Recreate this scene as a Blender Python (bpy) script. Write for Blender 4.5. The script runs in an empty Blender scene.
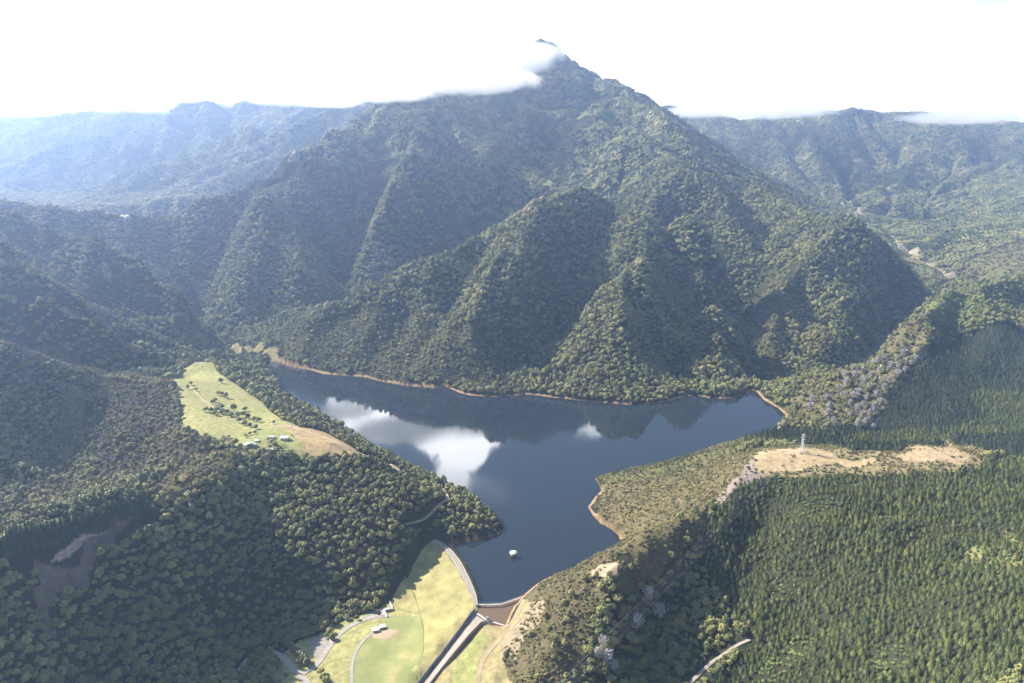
import bpy, bmesh, math, random
import numpy as np
from mathutils import Vector, Matrix
from mathutils.geometry import delaunay_2d_cdt
random.seed(7); rng = np.random.default_rng(11)
R = math.radians
W, HH, F = 1024, 683, 804.0
PITCH = R(13.4); CAMZ = 470.0
COSP, SINP = math.cos(PITCH), math.sin(PITCH)
scene = bpy.context.scene
col = scene.collection

# ------------------------------------------------------------------ survey helpers
def ray(px, py):
    u = (px - 512) / F; v = (341.5 - py) / F
    dY = COSP + v * SINP; dZ = -SINP + v * COSP
    return u / dY, dZ / dY            # dx/dY , dz/dY
def PZ(px, py, z):
    a, b = ray(px, py); Y = (z - CAMZ) / b
    return (a * Y, Y, z)
def PY(px, py, Y):
    a, b = ray(px, py)
    return (a * Y, Y, CAMZ + b * Y)
def project(x, y, z):
    d = y * COSP - (z - CAMZ) * SINP
    u = x / d; v = (y * SINP + (z - CAMZ) * COSP) / d
    return 512 + u * F, 341.5 - v * F, d

# ------------------------------------------------------------------ terrain survey lines
ZL = [  # polylines of (px,py,z)
 # peninsula ridge with the farm, running out to the lake
 [(235,446,100),(262,440,100),(290,432,98),(330,442,94),(360,455,85),(400,472,62),(430,484,46),(455,495,32),(480,511,17),(497,524,6)],
 [(195,362,80),(215,362,74),(240,372,62),(262,392,64),(285,412,78),(300,425,92)],
 [(178,378,98),(182,405,102),(190,435,100),(215,446,98)],
 [(215,385,84),(235,410,90),(255,425,96)],
 # ridge from farm to lower left
 [(235,450,98),(200,478,102),(165,497,106),(130,515,112),(95,530,118),(60,545,126),(0,562,142),(-80,580,165)],
 # slope under it
 [(250,500,62),(240,540,40),(235,580,16),(235,610,-8)],
 [(200,540,65),(190,580,42),(200,620,6)],
 [(120,580,74),(100,620,57),(90,683,28)],
 [(150,640,32),(190,660,-5),(160,720,0)],
 [(40,620,98),(0,683,88),(-60,700,90)],
 [(300,480,73),(305,520,44),(300,560,16),(300,590,-18)],
 [(350,485,64),(360,530,33),(350,570,6),(350,595,-20)],
 [(400,505,47),(405,532,28),(392,565,4),(376,596,-22)],[(420,540,10),(405,565,-6)],
 # valley floor below the dam
 [(215,640,-26),(250,625,-29),(290,606,-28),(330,602,-27),(372,607,-26)],
 [(240,683,-32),(290,650,-31),(330,625,-29),(380,618,-27)],
 [(300,683,-33),(340,650,-30),(390,630,-27),(412,628,-26)],
 [(360,683,-32),(390,655,-29),(415,640,-25)],
 [(260,740,-36),(340,730,-36),(400,720,-34)],
 # valley behind the left ridge
 [(225,444,92),(197,464,84),(150,477,76),(100,495,68),(50,510,64),(0,525,64),(-80,545,70)],
 # lake edge flats
 [(205,337,18),(235,347,8),(255,352,5)],
 [(205,337,18),(190,350,40),(180,362,62)],
 [(225,355,26),(255,372,22),(275,392,18),(300,408,18),(330,424,16),(365,446,12),(405,465,14),(440,482,10),(470,498,8)],
 # right peninsula
 [(755,460,110),(735,478,100),(715,497,94),(690,515,86),(650,545,78),(620,563,72),(590,578,58),(560,590,42),(540,600,24)],
 [(765,454,111),(800,450,112),(830,455,110),(860,459,110),(900,458,113),(930,448,117),(965,456,118)],
 [(770,464,108),(800,462,109),(840,462,108)],
 [(600,480,4),(640,480,24),(680,478,52),(715,470,80),(740,458,100)],
 [(610,500,12),(650,505,42),(690,500,72)],
 [(598,515,8),(630,520,30),(660,525,52)],
 [(628,545,6),(640,540,30)],
 [(700,452,14),(730,446,40),(750,445,78)],
 # north foot of plateau and the valley behind it
 [(786,418,3),(830,424,14),(880,430,26),(940,430,40),(1024,425,52),(1120,420,70)],
 [(745,437,3),(765,436,8),(800,436,24),(860,440,40),(940,440,60),(1024,442,80)],
 # camera side of powerline hill
 [(527,602,6),(520,615,5),(510,640,3),(498,665,-4),(490,683,-10)],
 [(560,600,36),(555,620,28),(545,650,22),(535,683,14),(530,720,6)],
 [(610,585,58),(605,620,36),(600,650,18),(595,683,0)],
 [(660,560,60),(655,600,20),(650,640,-6),(640,683,-20),(620,730,-28)],
 [(700,540,60),(700,590,20),(700,640,0)],
 [(640,683,-20),(690,652,-4),(725,615,12),(748,570,38),(762,530,62),(770,500,86)],
 # pine slope
 [(800,480,104),(800,520,92),(800,560,66),(790,600,42),(780,640,22),(760,683,4)],
 [(860,475,108),(860,520,100),(860,560,86),(855,600,70),(840,640,50),(830,683,34)],
 [(940,475,114),(940,520,112),(940,560,104),(930,600,98),(915,640,82),(900,683,68)],
 [(1024,450,104),(1024,480,118),(1024,520,124),(1024,560,128),(1024,600,130),(1024,640,128),(1024,683,122)],
 [(1130,450,130),(1150,520,150),(1160,600,160),(1180,683,160)],
 # grass strip and spillway banks
 [(505,627,0),(500,632,-2),(490,645,-7),(478,660,-13),(462,683,-20),(450,710,-27)],
 [(496,622,-1),(482,634,-5),(468,650,-12),(450,672,-20),(440,700,-27)],
 [(520,604,3),(510,615,2),(500,640,-4),(486,665,-12),(478,683,-17)],
 [(477,616,-3),(463,633,-12),(448,655,-21),(430,683,-31),(412,715,-37)],
 [(475,612,-3),(460,632,-12),(444,654,-22),(425,682,-32)],[(468,603,0),(455,620,-5),(438,643,-14),(418,668,-23),(402,688,-30)],
 [(500,655,-6),(495,675,-14),(505,683,-12)],
]
HIDDEN=[]
# dam: crest and face
CREST_D = [(432,540),(439.5,545),(447,552.4),(457,568),(466,584),(472,597),(474.5,606)]
CREST_U = [(437,538.5),(446,543),(455,550),(465,562.5),(473,579),(478.5,594),(479.5,604)]
ZL += [[(a,b,2.6) for a,b in CREST_D], [(a-1.6,b-.6,2.6) for a,b in CREST_U]]
ZL += [[(405,578,-16),(415,597,-20),(421,615,-22),(424,650,-22.5),(420,672,-26)],
       [(425,560,-5),(436,590,-9),(446,610,-11),(448,625,-14)],
       [(441,570,-4),(452,590,-4.5),(461,605,-6)],
       [(390,603,-24),(400,606,-24),(411,612,-24)]]
YL = [  # polylines of (px,py,Y)
 # big left spurs
 [(-160,290,1080),(-60,315,1110),(0,332,1150),(42,345,1200),(83,356,1250),(125,366,1300),(167,378,1345)],
 [(-30,400,1010),(-40,450,930),(-60,500,850)],
 [(62,395,1135),(45,430,1060),(25,470,960),(8,505,880)],
 [(110,400,1160),(90,440,1050),(60,480,950)],
 [(150,410,1140),(150,440,1060),(140,465,980)],
 [(-150,300,1330),(0,313,1350),(51,324,1360),(103,335,1400),(150,345,1480),(185,354,1570)],
 [(-150,235,1540),(0,265,1560),(38,283,1550),(77,308,1540),(113,329,1550),(150,338,1620)],
 [(-100,215,1800),(0,244,1800),(38,265,1765),(72,290,1735),(95,306,1730)],
 [(-150,200,2060),(0,219,2050),(51,244,1990),(102,262,1940),(141,278,1900),(180,293,1870),(201,312,1860)],
 [(120,312,1800),(160,325,1830),(195,333,1900)],
 # back ridge behind the left valley, running up to the summit
 [(-200,190,2500),(0,205,2450),(60,212,2500),(100,217,2560),(130,219,2600),(160,214,2640),(200,203,2680),(250,188,2760),(285,162,2860),(310,145,2930),(350,118,3080),(400,92,3280),(440,82,3430),(475,76,3560),(508,56,3700),(532,42,3690),(556,44,3650),(580,62,3580),(610,88,3480),(640,101,3350),(662,118,3220),(700,146,3080),(730,168,2960),(760,190,2860),(790,203,2780),(822,217,2700),(845,228,2560),(858,229,2440)],
 # spurs on the north face
 [(425,100,3200),(422,135,2950),(415,165,2780),(400,200,2640),(375,235,2500),(355,262,2380),(345,283,2260)],
 [(320,160,2830),(300,185,2680),(285,215,2550),(262,245,2420),(238,272,2300),(225,300,2150),(215,325,2010)],
 [(330,215,2720),(335,245,2580),(330,270,2420),(310,295,2240)],
 [(300,240,2480),(330,290,2200)],
 [(365,180,2960),(350,215,2780),(345,245,2620)],
 [(160,235,2560),(180,265,2440),(200,292,2300),(208,316,2120)],
 [(60,228,2460),(100,243,2440),(140,262,2380),(172,278,2300)],
 [(470,110,3230),(480,140,3050),(490,170,2900)],
 [(440,170,2900),(445,200,2790),(430,235,2640)],
 [(540,100,3350),(545,130,3150),(560,150,3020),(585,165,2900)],
 [(590,105,3280),(620,135,3060),(640,160,2900),(660,178,2800)],
 [(620,100,3330),(650,130,3080),(680,160,2880),(705,190,2720),(735,215,2540),(770,245,2330)],
 [(700,160,2960),(730,195,2740),(755,225,2560),(780,240,2420)],
 # front hill: crest
 [(245,340,1880),(255,334,1860),(290,319,1850),(330,305,1860),(365,292,1880),(400,279,1910),(435,262,1950),(470,244,2060),(520,216,2200),(555,200,2290),(580,192,2340),(610,186,2370),(635,188,2360),(660,198,2330),(680,212,2290),(702,238,2200),(722,262,2100),(735,290,1970),(738,325,1790),(733,360,1660),(728,390,1560)],
 # valley behind the front hill
 [(235,338,1960),(270,318,2080),(300,303,2160),(340,292,2250),(372,276,2350),(400,263,2440),(430,248,2560),(455,232,2700),(480,214,2820),(500,198,2900),(540,184,2900),(590,176,2850),(630,176,2780),(655,186,2700),(685,203,2620),(720,232,2420),(748,260,2260),(752,300,2060),(750,337,1860),(757,378,1640)],
 # front hill: spurs and gullies facing the lake
 [(633,192,2340),(638,215,2210),(646,244,2050),(649,278,1880),(640,320,1710),(628,355,1590),(620,395,1480)],
 [(552,206,2240),(535,235,2040),(522,262,1890),(503,288,1780),(475,325,1670),(450,360,1600)],
 [(598,215,2270),(590,240,2150),(580,285,1970),(555,326,1790),(508,358,1660)],
 [(664,215,2270),(674,250,2130),(688,295,1940),(694,340,1740),(700,385,1570)],
 [(692,236,2160),(706,265,2010),(716,300,1850),(718,350,1640)],
 [(600,290,1790),(590,330,1670),(570,370,1570)],
 [(440,262,1960),(430,300,1850),(405,330,1750),(385,355,1680)],[(480,262,1960),(460,300,1810),(430,340,1660)],
 
 [(330,330,1780),(300,345,1750)],
 # eastern knoll
 [(858,229,2440),(880,240,2430),(903,258,2420),(920,275,2410),(932,291,2400)],
 [(858,229,2440),(830,240,2360),(800,252,2280),(782,270,2190),(775,300,2050),(780,335,1870),(785,365,1720)],
 [(845,255,2310),(840,290,2170),(825,330,1960),(812,362,1770)],
 [(890,280,2360),(895,310,2240),(880,335,2000),(850,358,1830)],
 # right hand hill
 [(1200,235,1950),(1100,255,1920),(1024,275,1880),(985,285,1840),(960,292,1800),(930,302,1740),(905,322,1660),(870,348,1560),(835,368,1490),(805,386,1450)],
 [(960,330,1620),(930,370,1450),(900,405,1330)],
 [(1024,330,1600),(1024,380,1380)],
 [(1150,330,1620),(1150,390,1350)],
 [(860,375,1470),(840,400,1390)],
 [(770,387,1640),(800,382,1690),(840,362,1780),(885,338,1960),(925,305,2300),(938,287,2600)],
 # right background
 [(938,287,2600),(935,270,2850),(900,245,3150),(868,226,3400),(838,205,3800),(800,180,4350),(775,160,4700),(755,135,5100)],
 [(1300,262,2400),(1100,255,2500),(1024,262,2560),(1000,262,2620),(975,268,2640),(955,278,2660)],
 [(1024,243,2900),(980,250,2900)],
 [(1024,215,3400),(980,225,3200),(950,240,3050)],
 [(1024,185,4100),(960,190,3900),(900,205,3700),(870,215,3560)],
 [(1024,155,4700),(950,160,4700),(880,165,4600),(820,172,4520)],
 [(640,110,5600),(680,110,5500),(720,112,5450),(760,121,5500),(800,116,5400),(860,111,5400),(900,115,5300),(940,121,5250),(985,124,5250),(1024,127,5200),(1200,125,5200),(1500,125,5200)],
 [(1200,180,3900),(1400,200,3300)],
 # left background
 [(-200,175,4500),(0,188,4000),(60,198,3600),(130,205,3200),(180,198,3200)],
 [(0,165,5000),(100,165,4800),(170,175,4200),(220,165,4000),(260,160,3800)],
 [(150,150,5000),(200,142,4900),(260,140,4700)],
 [(190,175,3900),(230,158,3950),(270,142,4100),(310,126,4300),(345,112,4500),(375,100,4700)],
 [(-200,125,6800),(0,120,6800),(60,118,6600),(100,112,6500),(160,103,6500),(205,96,6500),(245,91,6400),(280,97,6000),(330,98,5700),(370,95,5600),(420,90,5600)],
 [(120,135,5600),(180,120,5600),(220,112,5700)],
]
# lake outline, traced at water level
LAKE_PX = [(267,361),(281,362.5),(292.5,367),(311,370),(323,374),(344,375.5),(365,377),(379,381),(410,386),(430,387.5),(450,388.5),(460,393),(470.5,395.5),(494,397),(515,395.5),(532,394.5),(548,397),(563,398.5),(583,401),(604,402.5),(625,404.5),(641,405),(655,403.5),(669,401),(683,397),(696,395.5),(710,398),(723,399),(734,398),(743,395),(751,391),(757,392),(764,400),(771,404),(778,408),(785.7,415),(784,421),(777,428),(765,434),(740,438),(720,443),(702,450),(670,460),(650,465),(632,468),(615,472),(604,474),(595,477),(598,483),(602,490),(595,497),(588,507),(593,515),(602,524),(612,529),(619,535),(621,541),(619,548),(606,559),(585,572),(562,582),(540,591),(528,597),
 (522,601),(514,608),(509,617),(505,626),(496,624),(487.5,622),(476,615),(479.6,606),
 (479.5,603),(478.5,594),(473,579),(465,562.5),(455,550),(452,545.5),(462,542),(478.5,539.5),(492,537),(500,534),(503,529),(498,521),(483,509),(461,491),(431,478),(411,467),(391,456),(366,443),(350,432),(336,424),(311,409),(293,400),(283,394),(280,386),(272,374),(262,366)]
WP = [(-150,400,-38),(0,300,-35),(-450,300,110),(420,300,70),(0,0,-30),(-800,0,200),(800,0,150),(-1500,500,350),(-1500,1000,300),(1500,600,260),(1700,1100,260),
      (-2500,2000,420),(2800,2200,300),(0,5500,420),(600,5400,380),(-600,5400,420),(300,6000,450),(0,6500,500),(-5000,5000,500),(5200,5000,500),(-6500,9000,500),(0,9000,500),(6500,9000,450),
      (-3000,9500,500),(3000,9500,500),(3800,3600,300),(-4000,3300,420),(1500,6500,500),(4200,7000,500),(-2500,8000,550)]
def stretch(Y): return Y if Y < 2700 else (2700 + (Y - 2700) * 1.6 if Y < 3700 else Y + 600)
def densify(pts, step):
    out = []
    for a, b in zip(pts[:-1], pts[1:]):
        d = math.dist(a[:2], b[:2]); n = max(1, int(d / step))
        for k in range(n): t = k / n; out.append(tuple(a[i] + (b[i] - a[i]) * t for i in range(3)))
    out.append(pts[-1]); return out
ctrl = list(WP)
for l in ZL: ctrl += densify([PZ(*p) for p in l], 28)
for l in YL:
    q = [PY(p[0], p[1], stretch(p[2])) for p in l]; ctrl += densify(q, max(70, q[0][1] * .04))
FRONT = [l for l in YL if l[0] == (245,340,1880)][0][3:]
BACK = [l for l in YL if l[0] == (-200,190,2500)][0][2:16]
for l, dy, dz in ((BACK, 240, 150), (BACK, 420, 230), (FRONT, 105, 55), (FRONT[2:9], 210, 165), (FRONT[5:10], 330, 150), (YL[0], 80, 45), (YL[5], 85, 75), (YL[6], 100, 90), (YL[7], 90, 80), (YL[8], 130, 110), (YL[8], 190, 125), (YL[8], -95, 50), (YL[7], -70, 38), (YL[6], -85, 45), (YL[5], -85, 42)):
    ctrl += densify([(p[0], p[1] + dy, p[2] - dz * min(1, p[2] / 150)) for p in [PY(q[0], q[1], stretch(q[2])) for q in l]], 70)
for a, b in LAKE_PX[:60] + LAKE_PX[86:]: ctrl.append(PZ(a, b, .4))
# drop near duplicates
seen = {}; cc = []
for p in ctrl:
    k = (round(p[0] / 5), round(p[1] / 5))
    if k in seen: continue
    seen[k] = 1; cc.append(p)
ctrl = np.array(cc)
N = len(ctrl); print('control points', N)

LAKE = np.array([PZ(a, b, 0)[:2] for a, b in LAKE_PX])

def seg_dist(x, y, A, B):
    ax, ay = A; bx, by = B; dx, dy = bx - ax, by - ay
    t = np.clip(((x - ax) * dx + (y - ay) * dy) / (dx * dx + dy * dy + 1e-9), 0, 1)
    return np.hypot(x - ax - t * dx, y - ay - t * dy)
def inside(x, y, P):
    r = np.zeros(np.shape(x), bool); n = len(P)
    for i in range(n):
        x1, y1 = P[i]; x2, y2 = P[(i + 1) % n]
        c = ((y1 > y) != (y2 > y))
        with np.errstate(divide='ignore', invalid='ignore'):
            xx = (x2 - x1) * (y - y1) / ((y2 - y1) if y2 != y1 else 1e-9) + x1
        r ^= c & (x < xx)
    return r
def poly_sd(x, y, P, closed=True, far=260):
    """signed distance, negative inside; only exact near the outline"""
    x = np.asarray(x, float); y = np.asarray(y, float)
    d = np.full(x.shape, 1e4)
    m = (x > P[:, 0].min() - far) & (x < P[:, 0].max() + far) & (y > P[:, 1].min() - far) & (y < P[:, 1].max() + far)
    xs, ys = x[m], y[m]; dd = np.full(xs.shape, 1e4); n = len(P)
    for i in range(n if closed else n - 1): dd = np.minimum(dd, seg_dist(xs, ys, P[i], P[(i + 1) % n]))
    if closed: dd = np.where(inside(xs, ys, P), -dd, dd)
    d[m] = dd
    return d

# radial basis surface through the survey points
D = np.hypot(ctrl[:, None, 0] - ctrl[None, :, 0], ctrl[:, None, 1] - ctrl[None, :, 1])
KERN = lambda r: r
A = np.zeros((N + 3, N + 3)); A[:N, :N] = KERN(D) - np.eye(N) * 1.5
Pm = np.c_[np.ones(N), ctrl[:, :2] / 1000]; A[:N, N:] = Pm; A[N:, :N] = Pm.T
sol = np.linalg.solve(A, np.r_[ctrl[:, 2], 0, 0, 0])
GX0, GY0, GS = -7000, -400, 20
NX, NY = 701, 541
def rbf(x, y):
    out = np.zeros(len(x))
    for s in range(0, len(x), 20000):
        xx = x[s:s+20000].astype(np.float32); yy = y[s:s+20000].astype(np.float32)
        r = np.sqrt((xx[:, None] - ctrl[None, :, 0].astype(np.float32)) ** 2 + (yy[:, None] - ctrl[None, :, 1].astype(np.float32)) ** 2)
        out[s:s+20000] = r @ sol[:N].astype(np.float32)
    return out + sol[N] + sol[N+1] * x / 1000 + sol[N+2] * y / 1000
gx = GX0 + GS * np.arange(NX); gy = GY0 + GS * np.arange(NY)
XX, YY = np.meshgrid(gx, gy)
BASE = rbf(XX.ravel(), YY.ravel()).reshape(NY, NX)
def blur(a, n=1):
    for _ in range(n):
        a = (np.roll(a, 1, 0) + 2 * a + np.roll(a, -1, 0)) / 4; a = (np.roll(a, 1, 1) + 2 * a + np.roll(a, -1, 1)) / 4
    return a
UN = blur(BASE, 60)
dLk = np.clip(poly_sd(XX, YY, LAKE, far=400) / 300, 0, 1)
BASE = BASE + np.clip(BASE - UN, -75, 35) * .55 * np.clip((YY - 1150) / 300, 0, 1) * dLk * (1 - .6 * np.clip((YY - 3600) / 800, 0, 1))
# streams cut valleys into the hillsides, spurs stand out between them
def lookup0(g, x, y):
    fx = np.clip((x - GX0) / GS, 0, NX - 1.001); fy = np.clip((y - GY0) / GS, 0, NY - 1.001); i = fx.astype(int); j = fy.astype(int); u = fx - i; v = fy - j
    return g[j, i] * (1-u) * (1-v) + g[j, i+1] * u * (1-v) + g[j+1, i] * (1-u) * v + g[j+1, i+1] * u * v
def hit0(pts):
    a, b = ray(np.array([q[0] for q in pts], float), np.array([q[1] for q in pts], float)); Ys = np.linspace(900, 6500, 900)
    XS = a[:, None] * Ys; ZS = CAMZ + b[:, None] * Ys; Hs = lookup0(BASE0, XS, np.broadcast_to(Ys, XS.shape))
    ok = (ZS <= Hs).any(1); k = np.argmax(ZS <= Hs, 1); return np.c_[a * Ys[k], Ys[k]][ok]
BASE0 = BASE.copy()
CUTS = [ # (pixels, depth, half width)
 ([(404,150),(395,168),(370,200),(350,240),(345,268),(338,292)], 75, 150),
 ([(450,112),(462,150),(472,178),(482,200),(470,222),(440,250)], 70, 160),
 ([(500,110),(512,140),(520,165),(530,182)], 50, 140),
 ([(300,190),(312,215),(330,235),(344,256)], 50, 110),
 ([(238,203),(215,240),(202,280),(202,318)], 70, 150),
 ([(262,262),(268,290),(262,312)], 30, 80),
 ([(160,225),(178,255),(195,285)], 45, 110),
 ([(530,78),(550,92),(572,106),(590,125)], 50, 130),
 ([(540,138),(575,158),(612,176),(650,192),(680,206),(712,238),(745,256)], 125, 190),
 ([(748,262),(746,290),(748,325),(757,368)], 70, 130),
 ([(596,225),(576,258),(568,295),(552,325),(520,345)], 55, 110),
 ([(560,235),(545,270),(520,300),(500,322)], 30, 80),
 ([(650,250),(660,282),(670,320),(676,378)], 40, 100),
 ([(690,262),(700,300),(706,345)], 32, 90),
 ([(455,290),(440,320),(415,352)], 22, 70),
 ([(720,165),(755,205),(775,235)], 40, 120),
 ([(800,275),(808,310),(800,345)], 22, 70),
 ([(905,290),(890,325),(860,352),(825,372)], 45, 110),
 ([(255,122),(235,132),(200,143),(150,160),(70,182)], 130, 380), ([(200,104),(150,125),(90,140),(20,150)], 110, 420),
 ([(860,150),(840,175),(850,200)], 45, 200), ([(960,150),(935,185),(925,215)], 45, 200), ([(900,135),(890,165)], 40, 180),
]
SPURS = [
 ([(225,156),(190,167),(150,182)], 110, 330), ([(245,94),(190,122),(130,143),(50,168)], 120, 400),
 ([(425,120),(412,165),(395,200),(378,235),(372,262)], 55, 130),
 ([(252,212),(250,240),(240,268),(232,295)], 50, 120), ([(262,214),(290,240),(308,268),(318,285)], 25, 90),
 ([(575,110),(620,140),(665,165),(700,190)], 35, 150),
 ([(610,92),(650,112),(700,150),(760,192)], 20, 140),
 ([(634,196),(640,225),(646,258),(638,300),(622,345),(612,380)], 40, 90),
 ([(545,215),(528,250),(500,290),(475,328)], 32, 90),
 ([(690,225),(712,262),(722,300),(722,350)], 32, 90),
 ([(790,262),(770,285),(768,320),(772,360)], 30, 90),
 ([(852,230),(868,256),(872,282),(857,318),(832,348)], 38, 100),
 ([(120,235),(150,262),(182,290)], 25, 80),
]
for sgn, lst in ((-1, CUTS), (1, SPURS)):
    for pts, dep, wid in lst:
        Q = hit0(pts)
        if len(Q) < 2: continue
        d = poly_sd(XX, YY, Q, closed=False, far=wid + 30)
        wgt = np.clip(1 - d / wid, 0, 1); BASE = BASE + sgn * dep * (wgt ** 1.35 if sgn < 0 else wgt * wgt * (3 - 2 * wgt)) * np.clip(dLk * 1.5 + .1, 0, 1)
for l, hgt_ in ((YL[5], 30), (YL[6], 34), (YL[7], 26), (YL[8], 44)):
    Q = np.array([PY(*q)[:2] for q in l]); wgt = np.clip(1 - poly_sd(XX, YY, Q, closed=False, far=120) / 90, 0, 1); BASE = BASE + hgt_ * wgt * wgt * (3 - 2 * wgt)
BS = blur(BASE, 5)
GYg, GXg = np.gradient(BS, GS)
def lookup(g, x, y, x0=GX0, y0=GY0, s=GS):
    fx = np.clip((x - x0) / s, 0, g.shape[1] - 1.001); fy = np.clip((y - y0) / s, 0, g.shape[0] - 1.001)
    i = fx.astype(int); j = fy.astype(int); u = fx - i; v = fy - j
    return g[j, i] * (1-u) * (1-v) + g[j, i+1] * u * (1-v) + g[j+1, i] * (1-u) * v + g[j+1, i+1] * u * v
# fine base grid around the lake
FX0, FY0, FS = -700, 450, 5
fxg = FX0 + FS * np.arange(301); fyg = FY0 + FS * np.arange(241)
FXX, FYY = np.meshgrid(fxg, fyg)
FBASE = rbf(FXX.ravel(), FYY.ravel()).reshape(241, 301)
def base_h(x, y):
    a = lookup(BASE, x, y)
    w = np.clip(np.minimum(np.minimum(x - FX0, FX0 + 1500 - x), np.minimum(y - FY0, FY0 + 1200 - y)) / 60, 0, 1)
    return a * (1 - w) + lookup(FBASE, x, y, FX0, FY0, FS) * w
def h2(ix, iy, k):
    n = (ix * 374761393 + iy * 668265263 + k * 974634777) & 0x7fffffff
    n = (n ^ (n >> 13)) * 1274126177 & 0x7fffffff
    return ((n ^ (n >> 16)) & 0xffff) / 65535.0
def vnoise(x, y, s, k=0):
    x = x / s; y = y / s; ix = np.floor(x).astype(np.int64); iy = np.floor(y).astype(np.int64)
    u = x - ix; v = y - iy; u = u * u * (3 - 2 * u); v = v * v * (3 - 2 * v)
    return h2(ix, iy, k) * (1-u) * (1-v) + h2(ix+1, iy, k) * u * (1-v) + h2(ix, iy+1, k) * (1-u) * v + h2(ix+1, iy+1, k) * u * v
def gully(x, y, gx_, gy_, S, k):
    m = np.hypot(gx_, gy_) + 1e-6
    px_, py_ = -gy_ / m, gx_ / m                      # along the contour
    X = x / S; Y = y / S; ix = np.floor(X).astype(np.int64); iy = np.floor(Y).astype(np.int64)
    va = np.zeros_like(x); vb = np.zeros_like(x); wt = np.zeros_like(x)
    for i in (-1, 0, 1):
        for j in (-1, 0, 1):
            cx = ix + i + .5 + (h2(ix + i, iy + j, k) - .5) * .9; cy = iy + j + .5 + (h2(ix + i, iy + j, k + 5) - .5) * .9
            ax, ay = X - cx, Y - cy
            w = np.exp(-(ax * ax + ay * ay) * 2.2); ph = (ax * px_ + ay * py_) * 2 * math.pi * 1.0 + 6.28 * 0
            va += w * np.cos(ph); vb += -w * np.sin(ph); wt += w
    va /= wt; vb /= wt
    return va, vb * px_ * 6.28 / S, vb * py_ * 6.28 / S
QUIET = np.array([PZ(a, b, z)[:2] for a, b, z in [(428,530,5),(300,560,-10),(200,640,-20),(200,760,-30),(500,760,-20),(512,640,0),(540,596,5),(500,560,0)]])
PLAT = np.array([PZ(a, b, 110)[:2] for a, b in [(745,455),(775,444),(860,452),(930,440),(985,450),(975,466),(900,470),(770,470)]])
FARM = np.array([PZ(a, b, 72)[:2] for a, b in [(180,360),(215,352),(300,405),(350,450),(280,462),(235,460),(180,440),(165,400)]])
def height(x, y, lake=True):
    x = np.asarray(x, float); y = np.asarray(y, float)
    h = base_h(x, y)
    gx_ = lookup(GXg, x, y); gy_ = lookup(GYg, x, y); sl = np.hypot(gx_, gy_)
    dl = poly_sd(x, y, LAKE)
    q = np.clip(poly_sd(x, y, QUIET, far=120) / 60, 0, 1) * np.clip(poly_sd(x, y, PLAT, far=120) / 60, 0.03, 1) * np.clip(poly_sd(x, y, FARM, far=150) / 90, 0.1, 1)
    amp = np.clip(sl / .35, 0, 1) * q * np.clip(np.abs(dl) / 120, .12, 1)
    near = np.clip((y - 600) / 900, .25, 1)
    a0, b0, c0 = gully(x, y, gx_, gy_, 300, 1)
    far = np.clip((y - 2800) / 1500, 0, 1)
    h = h + (a0 - .6) * 25 * amp * near * (1 + .8 * far)
    a1, b1, c1 = gully(x, y, gx_ + b0 * 16, gy_ + c0 * 16, 130, 2)
    h = h + (a1 - .4) * 13 * amp * near * (1 + .6 * far)
    a2, b2, c2 = gully(x, y, gx_ + b0 * 16 + b1 * 8, gy_ + c0 * 16 + c1 * 8, 58, 3)
    h = h + a2 * 4.2 * amp
    a3, _, _ = gully(x, y, gx_, gy_, 700, 9)
    h = h + a3 * 50 * far * np.clip(sl / .2, 0, 1)
    h = h + (vnoise(x, y, 34, 4) - .5) * 2.6 * q * np.clip(np.abs(dl) / 40, 0, 1) + (vnoise(x, y, 9, 6) - .5) * .5 * q
    if lake:
        dmz = np.clip(poly_sd(x, y, QUIET, far=60) / 25, 0, 1)
        bank = np.clip(.28 * dl + .15, 0, 9) * np.clip(1 - (dl - 10) / 60, 0, 1)
        h = np.where((dl > 0) & (dl < 75), np.maximum(h, bank * dmz + h * (1 - dmz)), h)
        h = np.where(dl <= 0, np.minimum(h, -.45 + .35 * dl), h)
        h = np.maximum(h, -42)
    return h
def hit(px, py, y0=430, y1=8200):
    """ground point seen at a pixel of the survey photograph"""
    px = np.atleast_1d(np.asarray(px, float)); py = np.atleast_1d(np.asarray(py, float))
    Ys = y0 * (y1 / y0) ** (np.arange(700) / 699)
    a, b = ray(px, py)
    XS = a[:, None] * Ys; ZS = CAMZ + b[:, None] * Ys
    Hs = hgrid(XS, np.broadcast_to(Ys, XS.shape))
    below = ZS <= Hs; k = np.argmax(below, 1); k = np.where(below.any(1), k, 699); k = np.maximum(k, 1)
    i = np.arange(len(px)); d0 = ZS[i, k-1] - Hs[i, k-1]; d1 = ZS[i, k] - Hs[i, k]
    t = np.clip(d0 / (d0 - d1 + 1e-9), 0, 1); Y = Ys[k-1] + (Ys[k] - Ys[k-1]) * t
    return np.c_[a * Y, Y, CAMZ + b * Y]
# cached heights: coarse far, fine near
CH = height(XX.ravel(), YY.ravel()).reshape(NY, NX)
NX0, NY0, NS = -1500, 380, 4
nxg = NX0 + NS * np.arange(751); nyg = NY0 + NS * np.arange(421)
NXX, NYY = np.meshgrid(nxg, nyg)
CN = height(NXX.ravel(), NYY.ravel()).reshape(421, 751)
def hgrid(x, y):
    x = np.asarray(x, float); y = np.asarray(y, float)
    m = (x > NX0 + 8) & (x < NX0 + 2990) & (y > NY0 + 4) & (y < NY0 + 1675)
    return np.where(m, lookup(CN, x, y, NX0, NY0, NS), lookup(CH, x, y))
def hz(x, y): return float(hgrid(np.array([x]), np.array([y]))[0])
def world_poly(pts): return hit([p[0] for p in pts], [p[1] for p in pts])[:, :2]
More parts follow.
